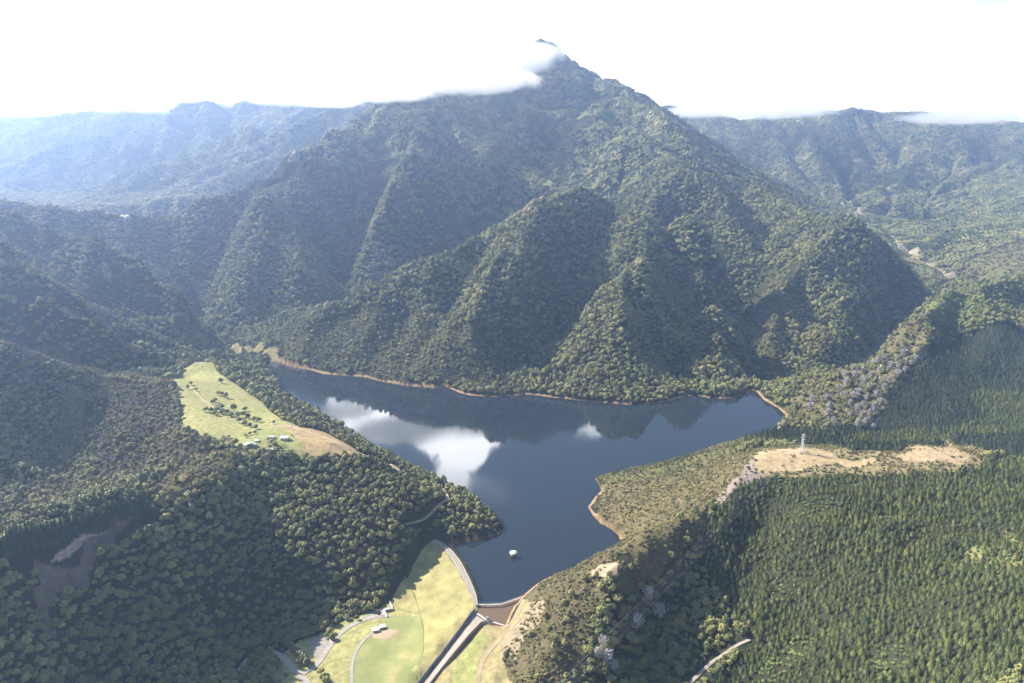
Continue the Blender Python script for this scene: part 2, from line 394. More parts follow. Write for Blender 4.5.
# ------------------------------------------------------------------ object helpers
def link(o, parent=None):
    col.objects.link(o)
    if parent is not None: o.parent = parent
    return o
def tag(o, label=None, cat=None, group=None, kind=None):
    if label: o['label'] = label
    if cat: o['category'] = cat
    if group: o['group'] = group
    if kind: o['kind'] = kind
    return o
def empty(name, loc, rz=0):
    o = bpy.data.objects.new(name, None); o.location = loc; o.rotation_euler = (0, 0, rz); o.empty_display_size = 2
    return link(o)
class MB:
    def __init__(s): s.v = []; s.f = []
    def add(s, vs, fs):
        n = len(s.v); s.v += [tuple(map(float, v)) for v in vs]; s.f += [tuple(n + i for i in f) for f in fs]; return s
    def box(s, c, d, rz=0):
        cx, cy, cz = c; dx, dy, dz = [q / 2 for q in d]; ca, sa = math.cos(rz), math.sin(rz); vs = []
        for z in (-dz, dz):
            for x, y in ((-dx, -dy), (dx, -dy), (dx, dy), (-dx, dy)): vs.append((cx + x * ca - y * sa, cy + x * sa + y * ca, cz + z))
        return s.add(vs, [(0,3,2,1),(4,5,6,7),(0,1,5,4),(1,2,6,5),(2,3,7,6),(3,0,4,7)])
    def tube(s, a, b, r0, r1=None, n=6, cap=True):
        r1 = r0 if r1 is None else r1; a = Vector(a); b = Vector(b); d = (b - a).normalized()
        u = d.orthogonal().normalized(); w = d.cross(u); vs = []
        for p, r in ((a, r0), (b, r1)):
            for k in range(n): t = 2 * math.pi * k / n; vs.append(p + (u * math.cos(t) + w * math.sin(t)) * r)
        fs = [(k, (k+1) % n, n + (k+1) % n, n + k) for k in range(n)]
        if cap: fs += [tuple(reversed(range(n))), tuple(range(n, 2*n))]
        return s.add(vs, fs)
    def path(s, pts, radii, n=6):
        for a, b, r0, r1 in zip(pts[:-1], pts[1:], radii[:-1], radii[1:]): s.tube(a, b, r0, r1, n)
        return s
    def lathe(s, prof, n=24, c=(0,0,0)):
        vs = [(c[0] + r * math.cos(2*math.pi*k/n), c[1] + r * math.sin(2*math.pi*k/n), c[2] + z) for r, z in prof for k in range(n)]
        fs = [(i*n + k, i*n + (k+1) % n, (i+1)*n + (k+1) % n, (i+1)*n + k) for i in range(len(prof)-1) for k in range(n)]
        fs += [tuple(reversed(range(n))), tuple((len(prof)-1)*n + k for k in range(n))]
        return s.add(vs, fs)
    def ribbon(s, pts, w, thick=0, wl=None):
        """flat strip following 3D points; w = half width or list"""
        n = len(pts); L = []; Rr = []
        for i, p in enumerate(pts):
            a = pts[max(0, i-1)]; b = pts[min(n-1, i+1)]; dx, dy = b[0]-a[0], b[1]-a[1]; m = math.hypot(dx, dy) + 1e-9
            ww = w[i] if hasattr(w, '__len__') else w
            L.append((p[0] - dy/m*ww, p[1] + dx/m*ww, p[2])); Rr.append((p[0] + dy/m*ww, p[1] - dx/m*ww, p[2]))
        if not thick: return s.add(L + Rr, [(i, n+i, n+i+1, i+1) for i in range(n-1)])
        lo = lambda q: [(a, b, c - thick) for a, b, c in q]
        fs = []
        for i in range(n-1): fs += [(i, n+i, n+i+1, i+1), (2*n+i+1, 3*n+i+1, 3*n+i, 2*n+i), (i+1, 2*n+i+1, 2*n+i, i), (n+i, 3*n+i, 3*n+i+1, n+i+1)]
        fs += [(0, 2*n, 3*n, n), (n-1, 2*n-1, 4*n-1, 3*n-1)]
        return s.add(L + Rr + lo(L) + lo(Rr), fs)
    def mesh(s, name, mat=None, smooth=False):
        me = bpy.data.meshes.new(name); me.from_pydata(s.v, [], s.f)
        if mat: me.materials.append(mat)
        if smooth: me.polygons.foreach_set('use_smooth', [True] * len(me.polygons))
        return me
    def build(s, name, mat=None, parent=None, loc=None, smooth=False):
        me = s.mesh(name, mat, smooth)
        if loc is not None: me.transform(Matrix.Translation(-Vector(loc)))
        o = bpy.data.objects.new(name, me); link(o, parent)
        if loc is not None and parent is None: o.location = loc
        return o
def drape(name, poly, mat, off=.3, step=3.0, skirt=3.0, parent=None, hf=None, origin=None):
    """a clean-edged sheet lying on the ground inside a world polygon"""
    P = np.array(poly); hf = hf or (lambda x, y: hgrid(x, y))
    B = []
    for i in range(len(P)):
        a, b = P[i], P[(i+1) % len(P)]; n = max(1, int(np.hypot(*(b-a)) / step))
        for k in range(n): B.append(a + (b-a) * k / n)
    B = np.array(B)
    xs = np.arange(P[:,0].min(), P[:,0].max(), step); ys = np.arange(P[:,1].min(), P[:,1].max(), step)
    X, Y = np.meshgrid(xs, ys); X = X.ravel(); Y = Y.ravel()
    k = poly_sd(X, Y, P, far=10) < -step * .45; X = X[k]; Y = Y[k]
    co = [Vector(p) for p in B] + [Vector((a, b)) for a, b in zip(X, Y)]
    nb = len(B); v, e, f, ov, _, _ = delaunay_2d_cdt(co, [(i, (i+1) % nb) for i in range(nb)], [], 0, 1e-4)
    fx = [[q for q in t] for t in f]
    cx = np.array([sum(v[q][0] for q in t) / len(t) for t in fx]); cy = np.array([sum(v[q][1] for q in t) / len(t) for t in fx])
    ins = inside(cx, cy, B); fx = [t for t, i in zip(fx, ins) if i]
    vx = np.array([p[0] for p in v]); vy = np.array([p[1] for p in v]); vz = hf(vx, vy) + off
    vs = [tuple(p) for p in np.c_[vx, vy, vz]]
    n0 = len(vs)
    if skirt:
        vs += [(vs[i][0], vs[i][1], vs[i][2] - skirt) for i in range(nb)]
        fx += [[i, (i+1) % nb, n0 + (i+1) % nb, n0 + i] for i in range(nb)]
    me = bpy.data.meshes.new(name); me.from_pydata(vs, [], fx); me.materials.append(mat)
    o = bpy.data.objects.new(name, me)
    if origin is not None: me.transform(Matrix.Translation(-Vector(origin)))
    return link(o, parent)

# ------------------------------------------------------------------ materials
def newmat(name):
    m = bpy.data.materials.new(name); m.use_nodes = True; nt = m.node_tree
    return m, nt, nt.nodes['Principled BSDF']
def nd(nt, t, **kw):
    n = nt.nodes.new(t)
    for k, v in kw.items(): setattr(n, k, v)
    return n
def surf(name, c1, c2, scale=.2, rough=.85, spec=.25, detail=5, bump=0, metal=0, c3=None):
    m, nt, b = newmat(name)
    tc = nd(nt, 'ShaderNodeNewGeometry'); no = nd(nt, 'ShaderNodeTexNoise'); no.inputs['Scale'].default_value = scale; no.inputs['Detail'].default_value = detail; no.inputs['Roughness'].default_value = .65
    nt.links.new(tc.outputs['Position'], no.inputs['Vector'])
    r = nd(nt, 'ShaderNodeValToRGB'); r.color_ramp.elements[0].position = .35; r.color_ramp.elements[1].position = .65
    r.color_ramp.elements[0].color = (*c1, 1); r.color_ramp.elements[1].color = (*c2, 1)
    if c3: e = r.color_ramp.elements.new(.52); e.color = (*c3, 1)
    nt.links.new(no.outputs['Fac'], r.inputs[0]); nt.links.new(r.outputs[0], b.inputs['Base Color'])
    b.inputs['Roughness'].default_value = rough; b.inputs['Specular IOR Level'].default_value = spec; b.inputs['Metallic'].default_value = metal
    if bump:
        bp = nd(nt, 'ShaderNodeBump'); bp.inputs['Strength'].default_value = bump; bp.inputs['Distance'].default_value = .3
        nt.links.new(no.outputs['Fac'], bp.inputs['Height']); nt.links.new(bp.outputs[0], b.inputs['Normal'])
    return m
def foliage(name, cols, scale=.011, spread=.48):
    """leaf material: colour differs from tree to tree, with broad stands of like colour"""
    m, nt, b = newmat(name)
    oi = nd(nt, 'ShaderNodeObjectInfo'); no = nd(nt, 'ShaderNodeTexNoise'); no.inputs['Scale'].default_value = scale; no.inputs['Detail'].default_value = 5; no.inputs['Roughness'].default_value = .7
    nt.links.new(oi.outputs['Location'], no.inputs['Vector'])
    mr = nd(nt, 'ShaderNodeMapRange'); mr.inputs[1].default_value = .3; mr.inputs[2].default_value = .7; nt.links.new(no.outputs['Fac'], mr.inputs[0])
    mx = nd(nt, 'ShaderNodeMix'); mx.inputs[0].default_value = spread
    nt.links.new(mr.outputs[0], mx.inputs[2]); nt.links.new(oi.outputs['Random'], mx.inputs[3])
    r = nd(nt, 'ShaderNodeValToRGB'); nt.links.new(mx.outputs[0], r.inputs[0])
    el = r.color_ramp.elements
    while len(el) < len(cols): el.new(.5)
    for i, (p, c) in enumerate(cols): el[i].position = p; el[i].color = (*c, 1)
    g = nd(nt, 'ShaderNodeNewGeometry'); n2 = nd(nt, 'ShaderNodeTexNoise'); n2.inputs['Scale'].default_value = .9; n2.inputs['Detail'].default_value = 2
    nt.links.new(g.outputs['Position'], n2.inputs['Vector'])
    hs = nd(nt, 'ShaderNodeHueSaturation'); m2 = nd(nt, 'ShaderNodeMapRange'); m2.inputs[3].default_value = .6; m2.inputs[4].default_value = 1.4
    nt.links.new(n2.outputs['Fac'], m2.inputs[0]); nt.links.new(m2.outputs[0], hs.inputs['Value']); nt.links.new(r.outputs[0], hs.inputs['Color'])
    nt.links.new(hs.outputs[0], b.inputs['Base Color'])
    b.inputs['Roughness'].default_value = .65; b.inputs['Specular IOR Level'].default_value = .3
    return m
M = {}
M['broad'] = foliage('broadleaf_foliage', [(.0,(.074,.090,.028)),(.42,(.132,.142,.043)),(.62,(.200,.196,.062)),(.80,(.275,.250,.092)),(.97,(.38,.32,.14))])
M['pine'] = foliage('pine_foliage', [(.0,(0.045,0.066,0.019)),(.5,(0.089,0.112,0.026)),(.75,(0.137,0.147,0.034)),(1,(.165,.165,.048))], .03)
M['scrub'] = foliage('scrub_foliage', [(.0,(0.067,0.071,0.020)),(.4,(0.116,0.107,0.033)),(.7,(0.183,0.156,0.051)),(1,(0.287,0.220,0.081))], .015)
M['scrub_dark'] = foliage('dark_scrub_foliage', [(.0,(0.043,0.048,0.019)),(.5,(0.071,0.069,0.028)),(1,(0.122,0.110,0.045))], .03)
M['bright'] = foliage('bright_scrub_foliage', [(.0,(0.055,0.083,0.020)),(.5,(0.110,0.154,0.033)),(1,(0.198,0.231,0.066))], .03)
M['dead'] = surf('bleached_twigs', (.36,.32,.32), (.54,.49,.48), .5)
M['tallpine'] = foliage('windbreak_foliage', [(.0,(.020,.034,.014)),(1,(.045,.066,.026))], .03)
M['bark'] = surf('bark', (.06,.045,.035), (.12,.1,.08), 1.5)
M['concrete'] = surf('weathered_concrete', (.34,.31,.28), (.52,.47,.43), .25, bump=.2)
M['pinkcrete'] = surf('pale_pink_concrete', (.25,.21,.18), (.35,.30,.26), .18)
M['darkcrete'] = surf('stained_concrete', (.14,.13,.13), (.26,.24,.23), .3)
M['gravel'] = surf('grey_gravel', (.20,.175,.155), (.33,.29,.255), .35, bump=.3)
M['asphalt'] = surf('worn_asphalt', (.27,.25,.23), (.36,.335,.31), .3)
M['riprap'] = surf('brown_riprap', (.10,.08,.065), (.36,.29,.24), .9, detail=8, bump=.8)
M['dirt'] = surf('tan_dirt', (.27,.205,.13), (.42,.33,.215), .06)
M['white'] = surf('white_roof_paint', (.72,.73,.74), (.84,.84,.83), .4, .45)
M['greyroof'] = surf('grey_roof_steel', (.30,.33,.36), (.42,.45,.48), .4, .45)
M['wall'] = surf('cream_wall_paint', (.55,.5,.42), (.66,.61,.52), .5)
M['brownwall'] = surf('timber_wall', (.22,.13,.09), (.30,.18,.12), .8)
M['glass'] = surf('dark_window_glass', (.02,.025,.03), (.04,.045,.05), .5, .08, .6)
M['steel'] = surf('galvanised_steel', (.58,.61,.63), (.72,.74,.75), .5, .45)
M['wire'] = surf('aluminium_wire', (.35,.36,.37), (.45,.46,.47), .5, .5)
M['towerroof'] = surf('cream_tower_roof', (.78,.75,.55), (.84,.81,.62), .5)
M['carpaint_d'] = surf('dark_car_paint', (.03,.035,.04), (.04,.045,.05), .5, .25, .5)
M['carpaint_w'] = surf('white_car_paint', (.75,.75,.75), (.8,.8,.8), .5, .25, .5)
M['rubber'] = surf('tyre_rubber', (.02,.02,.02), (.035,.035,.035), 3)
M['face'] = surf('dry_embankment_grass', (.20,.18,.07), (.34,.30,.125), .06, detail=12, c3=(.28,.25,.10))
M['lawn'] = surf('mown_lawn', (.17,.195,.068), (.32,.285,.12), .04, detail=12, c3=(.22,.235,.085))

# ground: painted cover types from a colour attribute, broken up with noise
m, nt, b = newmat('ground_cover'); M['ground'] = m
at = nd(nt, 'ShaderNodeAttribute', attribute_name='Col'); g = nd(nt, 'ShaderNodeNewGeometry')
n1 = nd(nt, 'ShaderNodeTexNoise'); n1.inputs['Scale'].default_value = .15; n1.inputs['Detail'].default_value = 12; n1.inputs['Roughness'].default_value = .7
nt.links.new(g.outputs['Position'], n1.inputs['Vector'])
mr = nd(nt, 'ShaderNodeMapRange'); mr.inputs[1].default_value = .3; mr.inputs[2].default_value = .7; mr.inputs[3].default_value = .5; mr.inputs[4].default_value = 1.45
nt.links.new(n1.outputs['Fac'], mr.inputs[0]); hs = nd(nt, 'ShaderNodeHueSaturation'); nt.links.new(mr.outputs[0], hs.inputs['Value']); nt.links.new(at.outputs['Color'], hs.inputs['Color'])
nt.links.new(hs.outputs[0], b.inputs['Base Color']); b.inputs['Roughness'].default_value = .95; b.inputs['Specular IOR Level'].default_value = .1
# water
def water(name, c, rough):
    m, nt, b = newmat(name); b.inputs['Base Color'].default_value = (*c, 1); b.inputs['Roughness'].default_value = rough; b.inputs['IOR'].default_value = 1.33
    b.inputs['Specular IOR Level'].default_value = .5
    g = nd(nt, 'ShaderNodeNewGeometry'); mp = nd(nt, 'ShaderNodeMapping'); mp.inputs['Scale'].default_value = (.35, .6, 1)
    n1 = nd(nt, 'ShaderNodeTexNoise'); n1.inputs['Scale'].default_value = 1; n1.inputs['Detail'].default_value = 3
    nt.links.new(g.outputs['Position'], mp.inputs[0]); nt.links.new(mp.outputs[0], n1.inputs['Vector'])
    bp = nd(nt, 'ShaderNodeBump'); bp.inputs['Strength'].default_value = .05; bp.inputs['Distance'].default_value = .08
    nt.links.new(n1.outputs['Fac'], bp.inputs['Height']); nt.links.new(bp.outputs[0], b.inputs['Normal'])
    n3 = nd(nt, 'ShaderNodeTexNoise'); n3.inputs['Scale'].default_value = .006; n3.inputs['Detail'].default_value = 5; nt.links.new(mp.outputs[0], n3.inputs['Vector']); r3 = nd(nt, 'ShaderNodeMapRange'); r3.inputs[1].default_value = .42; r3.inputs[2].default_value = .68; r3.inputs[3].default_value = rough * .6; r3.inputs[4].default_value = rough * 3.2; nt.links.new(n3.outputs['Fac'], r3.inputs[0]); nt.links.new(r3.outputs[0], b.inputs['Roughness']); return m
M['water'] = water('lake_water', (.013,.020,.028), .035)
M['shallow'] = water('shallow_brown_water', (.13,.085,.05), .06)

# ------------------------------------------------------------------ cover zones (photograph outlines carried onto the ground)
Z = {}
Z['paddock'] = world_poly([(170,378),(188,366),(202,361),(213,363),(218,372),(240,387),(262,402),(281,419),(300,427),(322,431),(345,443),(360,454),(330,457),(285,456),(262,452),(240,448),(228,441),(200,439),(182,427),(181,405),(176,388)])
Z['farmyard'] = world_poly([(226,441),(245,433),(262,428),(285,431),(292,440),(285,452),(262,453),(245,458),(232,452)])
Z['drygrass'] = world_poly([(272,424),(300,427),(322,431),(345,443),(360,455),(330,458),(300,457),(305,445),(290,432)])
Z['floor'] = world_poly([(432,541),(412,570),(390,603),(372,612),(350,618),(325,632),(300,640),(282,655),(276,672),(280,690),(280,740),(410,740),(418,683),(480,608)])
Z['strip'] = world_poly([(478,616),(496,624),(506,628),(527,598),(530,604),(512,628),(500,645),(503,660),(512,683),(515,700),(420,700),(430,683)])
Z['strip_green'] = world_poly([(478,632),(488,640),(478,656),(474,683),(474,700),(446,700),(455,665)])
Z['plateau'] = world_poly([(757,456),(765,451),(780,449.5),(830,451.5),(838,457),(865,458),(880,461),(862,465),(830,462),(800,467),(775,469),(762,465)])
Z['plateau2'] = world_poly([(898,456),(915,449),(940,446),(965,451),(977,458),(960,464),(930,461),(905,461)])
Z['slash'] = world_poly([(753,459),(768,468),(764,480),(748,490),(730,500),(716,513),(711,503),(722,490),(738,474)])
Z['pale'] = world_poly([(598,567),(612,560),(626,558),(628,562),(618,570),(606,580),(590,579)])
Z['pale2'] = world_poly([(526,598),(545,600),(552,612),(545,628),(530,645),(512,665),(503,650),(503,640),(515,622)])
Z['slip'] = world_poly([(133,511),(142,514),(120,533),(104,560),(85,590),(55,605),(30,612),(40,575),(66,553),(100,530)])
Z['cut'] = world_poly([(136,508),(139,512),(95,536),(62,560),(50,562),(90,532)])
Z['light'] = world_poly([(62,383),(90,390),(92,430),(85,480),(60,502),(20,520),(-10,530),(15,500),(42,455),(55,420)])
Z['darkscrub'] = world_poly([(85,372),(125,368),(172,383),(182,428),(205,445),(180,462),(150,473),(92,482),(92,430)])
Z['crest'] = world_poly([(-20,325),(42,346),(83,357),(167,379),(172,384),(125,380),(83,372),(30,360),(-20,350)])
Z['spur'] = world_poly([(200,445),(235,452),(200,482),(165,500),(135,512),(150,495),(180,470)])
Z['pens'] = world_poly([(598,476),(640,466),(700,450),(745,448),(757,456),(740,474),(715,500),(690,518),(660,540),(640,556),(620,549),(600,524),(588,505),(600,490)])
Z['youngpine'] = world_poly([(598,475),(640,463),(700,447),(745,436),(757,449),(700,464),(640,480),(605,489)])
Z['h1'] = world_poly([(527,600),(560,588),(600,566),(640,556),(660,541),(690,519),(705,510),(690,545),(650,575),(610,595),(590,630),(575,683),(560,720),(490,720),(505,683),(503,660),(512,628)])
Z['pine1'] = world_poly([(768,470),(800,468),(862,466),(960,466),(1024,458),(1200,455),(1350,683),(1350,780),(690,780),(705,683),(735,640),(722,600),(700,560),(692,530),(714,514),(746,491)])
Z['pine2'] = world_poly([(930,345),(960,335),(1024,333),(1250,330),(1250,452),(1024,456),(980,450),(940,444),(900,447),(840,444),(800,441),(760,446),(700,448),(705,440),(800,430),(860,427),(888,405),(905,365)])
Z['knoll'] = world_poly([(758,268),(800,262),(812,285),(790,310),(788,350),(785,382),(758,386),(752,340),(750,300)])
Z['lowleft'] = world_poly([(256,340),(330,318),(400,305),(470,322),(500,360),(520,392),(450,386),(400,381),(330,371),(280,359)])
Z['farpine'] = world_poly([(195,198),(240,175),(285,155),(308,160),(302,180),(255,192),(225,200)])
Z['saddle'] = world_poly([(118,217),(132,214),(140,217),(130,221),(119,221)])
Z['delta'] = world_poly([(218,346),(232,342),(252,345),(262,352),(281,361),(292,366),(311,369),(330,373),(344,376),(330,378),(300,371),(268,362),(245,356)])
Z['olive'] = world_poly([(960,268),(985,252),(1024,240),(1200,235),(1200,280),(1024,280),(975,282)])
Z['bright1'] = world_poly([(930,300),(960,290),(1024,280),(1024,310),(985,318),(960,325),(925,330)])
Z['scrubR'] = world_poly([(800,385),(850,358),(900,330),(925,305),(960,325),(925,345),(905,365),(888,405),(860,427),(800,430),(770,420),(790,405)])
Z['bright2'] = world_poly([(1024,530),(1040,560),(1000,580),(960,575),(945,560),(985,545)])
Z['h1b'] = np.vstack([[PZ(a, b, 0)[:2] for a, b in [(624,538),(606,556),(585,569),(562,579),(540,589),(526,595)]], world_poly([(526,601),(560,592),(600,572),(640,560),(660,545)])])
Z['rim'] = world_poly([(748,462),(757,449),(800,445),(862,452),(905,450),(940,441),(985,448),(985,468),(920,470),(862,472),(800,474),(765,478)])
Z['pine3'] = np.array([(395,1050),(315,985),(335,945),(395,934),(440,900),(470,912),(495,935),(560,990),(565,930),(640,900),(780,850),(1400,780),(1500,1500),(900,1560),(656,1339),(584,1281),(480,1285),(400,1200)], float)
CLR = {'forest':(.026,.030,.014),'paddock':(.27,.262,.105),'farmyard':(.22,.23,.085),'drygrass':(.34,.25,.13),'floor':(.30,.285,.12),'strip':(.25,.215,.105),'strip_green':(.245,.25,.095),
 'plateau':(.35,.265,.155),'plateau2':(.33,.25,.15),'slash':(.22,.175,.15),'pale':(.34,.275,.185),'pale2':(.25,.20,.135),'slip':(.135,.10,.085),'cut':(.36,.27,.20),'light':(.15,.135,.065),
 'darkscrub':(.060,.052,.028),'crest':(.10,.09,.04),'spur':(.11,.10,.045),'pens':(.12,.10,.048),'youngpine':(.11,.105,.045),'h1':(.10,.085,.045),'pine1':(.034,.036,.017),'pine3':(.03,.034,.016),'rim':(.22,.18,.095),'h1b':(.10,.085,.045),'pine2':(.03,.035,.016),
 'knoll':(.06,.062,.028),'lowleft':(.05,.052,.024),'farpine':(.03,.04,.018),'saddle':(.55,.45,.33),'delta':(.21,.18,.085),'olive':(.12,.12,.05),'bright1':(.10,.12,.04),'scrubR':(.12,.105,.05),'bright2':(.16,.15,.06)}
ORDER = ['lowleft','knoll','farpine','scrubR','bright1','olive','pine2','pine3','pine1','rim','h1b','bright2','h1','pens','youngpine','pale2','pale','slash','plateau','plateau2','darkscrub','light','crest','spur','slip','cut','paddock','drygrass','farmyard','floor','strip','strip_green','saddle','delta']
def zone_of(x, y):
    z = np.zeros(x.shape, int)
    wx = x + (vnoise(x, y, 11, 21) - .5) * 9 + (vnoise(x, y, 37, 23) - .5) * 26; wy = y + (vnoise(x, y, 11, 22) - .5) * 9 + (vnoise(x, y, 37, 24) - .5) * 26
    for i, k in enumerate(ORDER):
        P = Z[k]; m = (x > P[:,0].min()-8) & (x < P[:,0].max()+8) & (y > P[:,1].min()-8) & (y < P[:,1].max()+8)
        if m.any():
            hardk = k in ('floor', 'strip', 'paddock', 'farmyard', 'strip_green', 'saddle', 'cut', 'drygrass'); q = np.zeros(x.shape, bool)
            q[m] = inside(x[m] if hardk else wx[m], y[m] if hardk else wy[m], P); z[q] = i + 1
    return z

# ------------------------------------------------------------------ terrain sheet
cols_, rows_ = 1150, 950
v_ = np.linspace(0, 1, rows_); Yr = 330 * (9800 / 330) ** v_
u_ = np.linspace(-1, 1, cols_); half = .74 * (Yr + 320)
GXM = u_[None, :] * half[:, None]; GYM = np.broadcast_to(Yr[:, None], GXM.shape)
ZM = height(GXM.ravel(), GYM.ravel())
def grid_mesh(name, X, Y, Zz, rows, cols):
    me = bpy.data.meshes.new(name); n = rows * cols
    me.vertices.add(n); me.vertices.foreach_set('co', np.c_[X.ravel(), Y.ravel(), Zz.ravel()].astype(np.float32).ravel())
    i = np.arange(n).reshape(rows, cols)
    q = np.stack([i[:-1, :-1], i[:-1, 1:], i[1:, 1:], i[1:, :-1]], -1).reshape(-1, 4)
    me.loops.add(q.size); me.loops.foreach_set('vertex_index', q.ravel().astype(np.int32))
    me.polygons.add(len(q)); me.polygons.foreach_set('loop_start', (np.arange(len(q)) * 4).astype(np.int32))
    me.polygons.foreach_set('use_smooth', np.ones(len(q), bool))
    me.update(calc_edges=True); return me
me = grid_mesh('hills', GXM, GYM, ZM, rows_, cols_)
xf, yf = GXM.ravel(), GYM.ravel().copy()
zn = zone_of(xf, yf)
pal = np.array([CLR['forest']] + [CLR[k] for k in ORDER]); C = pal[zn]
dlk = poly_sd(xf, yf, LAKE, far=60)
shore = (dlk < -.5 + 7 * vnoise(xf, yf, 45, 33)) & (dlk > -30) & ((yf > 1000) | (xf > -20)); C[shore] = (.29, .20, .11)
shore2 = (dlk > -60) & (dlk < 0); C[shore2] = (.16, .10, .055)
fz = (zn == 0) & (yf > 3200)                    # far country: mixed scrub and forest
C[fz] = np.array([.045,.055,.025]) + (vnoise(xf, yf, 160, 40)[fz, None] - .4) * np.array([.05,.05,.02])
# the clearing that carries the power line and track up the far valley
def track_line(pts): return world_poly(pts)
TR = track_line([(950,279),(938,271),(922,260),(900,244),(870,223),(842,205),(820,193),(806,184),(797,168),(785,147),(771,127)])
dtr = poly_sd(xf, yf, TR, closed=False, far=80)
C[(dtr < 12 + 13 * vnoise(xf, yf, 60, 41)) & (zn == 0)] = (.27,.225,.16)
for pl, wd in (([(207,127),(190,130),(175,132),(195,130),(208,139),(214,143)], 34), ([(175,205),(190,196),(206,190)], 9), ([(298,152),(296,157),(292,160)], 12), ([(104,268),(108,273)], 8), ([(113,325),(118,333),(120,335)], 6)):
    q = world_poly(pl); d = poly_sd(xf, yf, q, closed=False, far=80); C[d < wd] = (.5,.38,.27)
ca = me.color_attributes.new('Col', 'FLOAT_COLOR', 'POINT')
ca.data.foreach_set('color', np.c_[C, np.ones(len(C))].astype(np.float32).ravel())
me.materials.append(M['ground'])
hills = link(bpy.data.objects.new('hills', me)); tag(hills, kind='structure')
LATE_OPEN = {'TR': TR}

# water sheet
def flat_poly(name, P, z, mat):
    bm = bmesh.new(); f = bm.faces.new([bm.verts.new((a, b, z)) for a, b in P]); f.normal_update()
    if f.normal.z < 0: bmesh.ops.reverse_faces(bm, faces=[f])
    bmesh.ops.triangulate(bm, faces=bm.faces[:]); me = bpy.data.meshes.new(name); bm.to_mesh(me); bm.free(); me.materials.append(mat)
    return link(bpy.data.objects.new(name, me))
lake = flat_poly('lake', LAKE, 0, M['water']); tag(lake, kind='structure')
pool = flat_poly('shallow_water', [PZ(a, b, .006)[:2] for a, b in [(479.8,606),(505,603),(514,598.5),(526,593.5),(541,589),(535,594),(528,597.5),(522,601),(514,608),(509,617),(505,626),(496,624),(487.5,622),(476.5,615)]], .006, M['shallow'])
tag(pool, kind='structure')
# ------------------------------------------------------------------ vegetation prototypes (real size, base at z=0)
def ico(sub):
    bm = bmesh.new(); bmesh.ops.create_icosphere(bm, subdivisions=sub, radius=1)
    v = np.array([p.co[:] for p in bm.verts]); f = [tuple(q.index for q in t.verts) for t in bm.faces]; bm.free(); return v, f
ICO1, ICO2 = ico(1), ico(2)
def lump(mb, c, r, jit=.18, I=None, sq=1.0, rg=None):
    rg = rg or rng; v, f = I or ICO1
    w = v * (1 + (rg.random((len(v), 1)) - .5) * 2 * jit) * np.array([r, r, r * sq]) + np.array(c); mb.add(w, f)
def leaves(mb, c, r, n, size, rg, sq=1):
    for _ in range(n):
        d = rg.normal(size=3); d /= np.linalg.norm(d); d[2] = abs(d[2]) * .9 - .15
        p = np.array(c) + d * r * np.array([1, 1, sq]) * rg.uniform(.92, 1.14)
        a = rg.normal(size=3) * size; b_ = rg.normal(size=3) * size
        mb.add([p, p + a, p + b_], [(0, 1, 2)])
def broad_crown(seed, rad=4.6, h=8.5, n=15):
    rg = np.random.default_rng(seed); mb = MB(); top = h
    lump(mb, (0, 0, h * .56), rad * .58, .16, ICO2, .72, rg)
    for k in range(n):
        a = k * 2.4 + rg.uniform(-.4, .4); t = (k + .5) / n; rr = rad * .72 * math.sqrt(1 - (1 - t) ** 2) if t < 1 else rad * .7
        z = h * .58 + (1 - t) * (h * .36) - t * h * .12 + rg.uniform(-.5, .5)
        lump(mb, (rr * math.cos(a), rr * math.sin(a), z), rad * rg.uniform(.22, .44), .3, None, rg.uniform(.75, 1.0), rg)
    leaves(mb, (0, 0, h * .58), rad, 130, .5, rg, .6)
    return mb
def broad_trunk(seed, h=8.5):
    rg = np.random.default_rng(seed); mb = MB()
    mb.path([(0,0,-1.2),(.1,.05,h*.25),(.2,-.1,h*.5)], [.34,.26,.18], 7)
    for k in range(5):
        a = k * 1.26 + rg.uniform(-.3,.3); mb.tube((.12,0,h*(.3+.05*k)), (2.2*math.cos(a), 2.2*math.sin(a), h*.62), .14, .05, 5)
    return mb
def pine_crown(seed, h=9.0, r=2.5):
    rg = np.random.default_rng(seed); mb = MB(); tiers = 9
    for k in range(tiers):
        t = k / (tiers - 1); z = h * (.10 + .82 * t); rr = r * (1 - t) ** .8 * rg.uniform(.85, 1.1) + .12; n = 9
        vs = [(0, 0, z + h * .13)]; ph = rg.uniform(0, 6.28)
        for q in range(2 * n):
            a = ph + math.pi * q / n; q_r = rr * (rg.uniform(.85, 1.25) if q % 2 == 0 else rg.uniform(.45, .6))
            vs.append((q_r * math.cos(a), q_r * math.sin(a), z - rr * (.22 if q % 2 == 0 else .02) + rg.uniform(-.12, .12)))
        mb.add(vs, [(0, 1 + q, 1 + (q + 1) % (2 * n)) for q in range(2 * n)])
    for _ in range(70):
        t = rg.random() ** 1.3; a = rg.uniform(0, 6.28); z = h * (.08 + .8 * t); rr = r * (1 - t) ** .8 * rg.uniform(.7, 1.15)
        p = np.array([rr * math.cos(a), rr * math.sin(a), z]); mb.add([p, p + rg.normal(size=3) * .3, p + rg.normal(size=3) * .3 + (0, 0, .3)], [(0, 1, 2)])
    mb.tube((0,0,h*.85), (0,0,h*1.04), .12, .02, 4)
    return mb
def pine_trunk(h=9.0):
    return MB().path([(0,0,-1),(0,0,h*.4),(0,0,h*.9)], [.2,.14,.04], 6)
def shrub_crown(seed, r=2.1):
    rg = np.random.default_rng(seed); mb = MB()
    for k in range(6):
        a = rg.uniform(0, 6.28); d = r * rg.uniform(.1, .62); lump(mb, (d*math.cos(a), d*math.sin(a), r * rg.uniform(.25,.7)), r * rg.uniform(.34,.55), .22, None, .85, rg)
    leaves(mb, (0,0,r*.5), r*.85, 26, .3, rg, .8); return mb
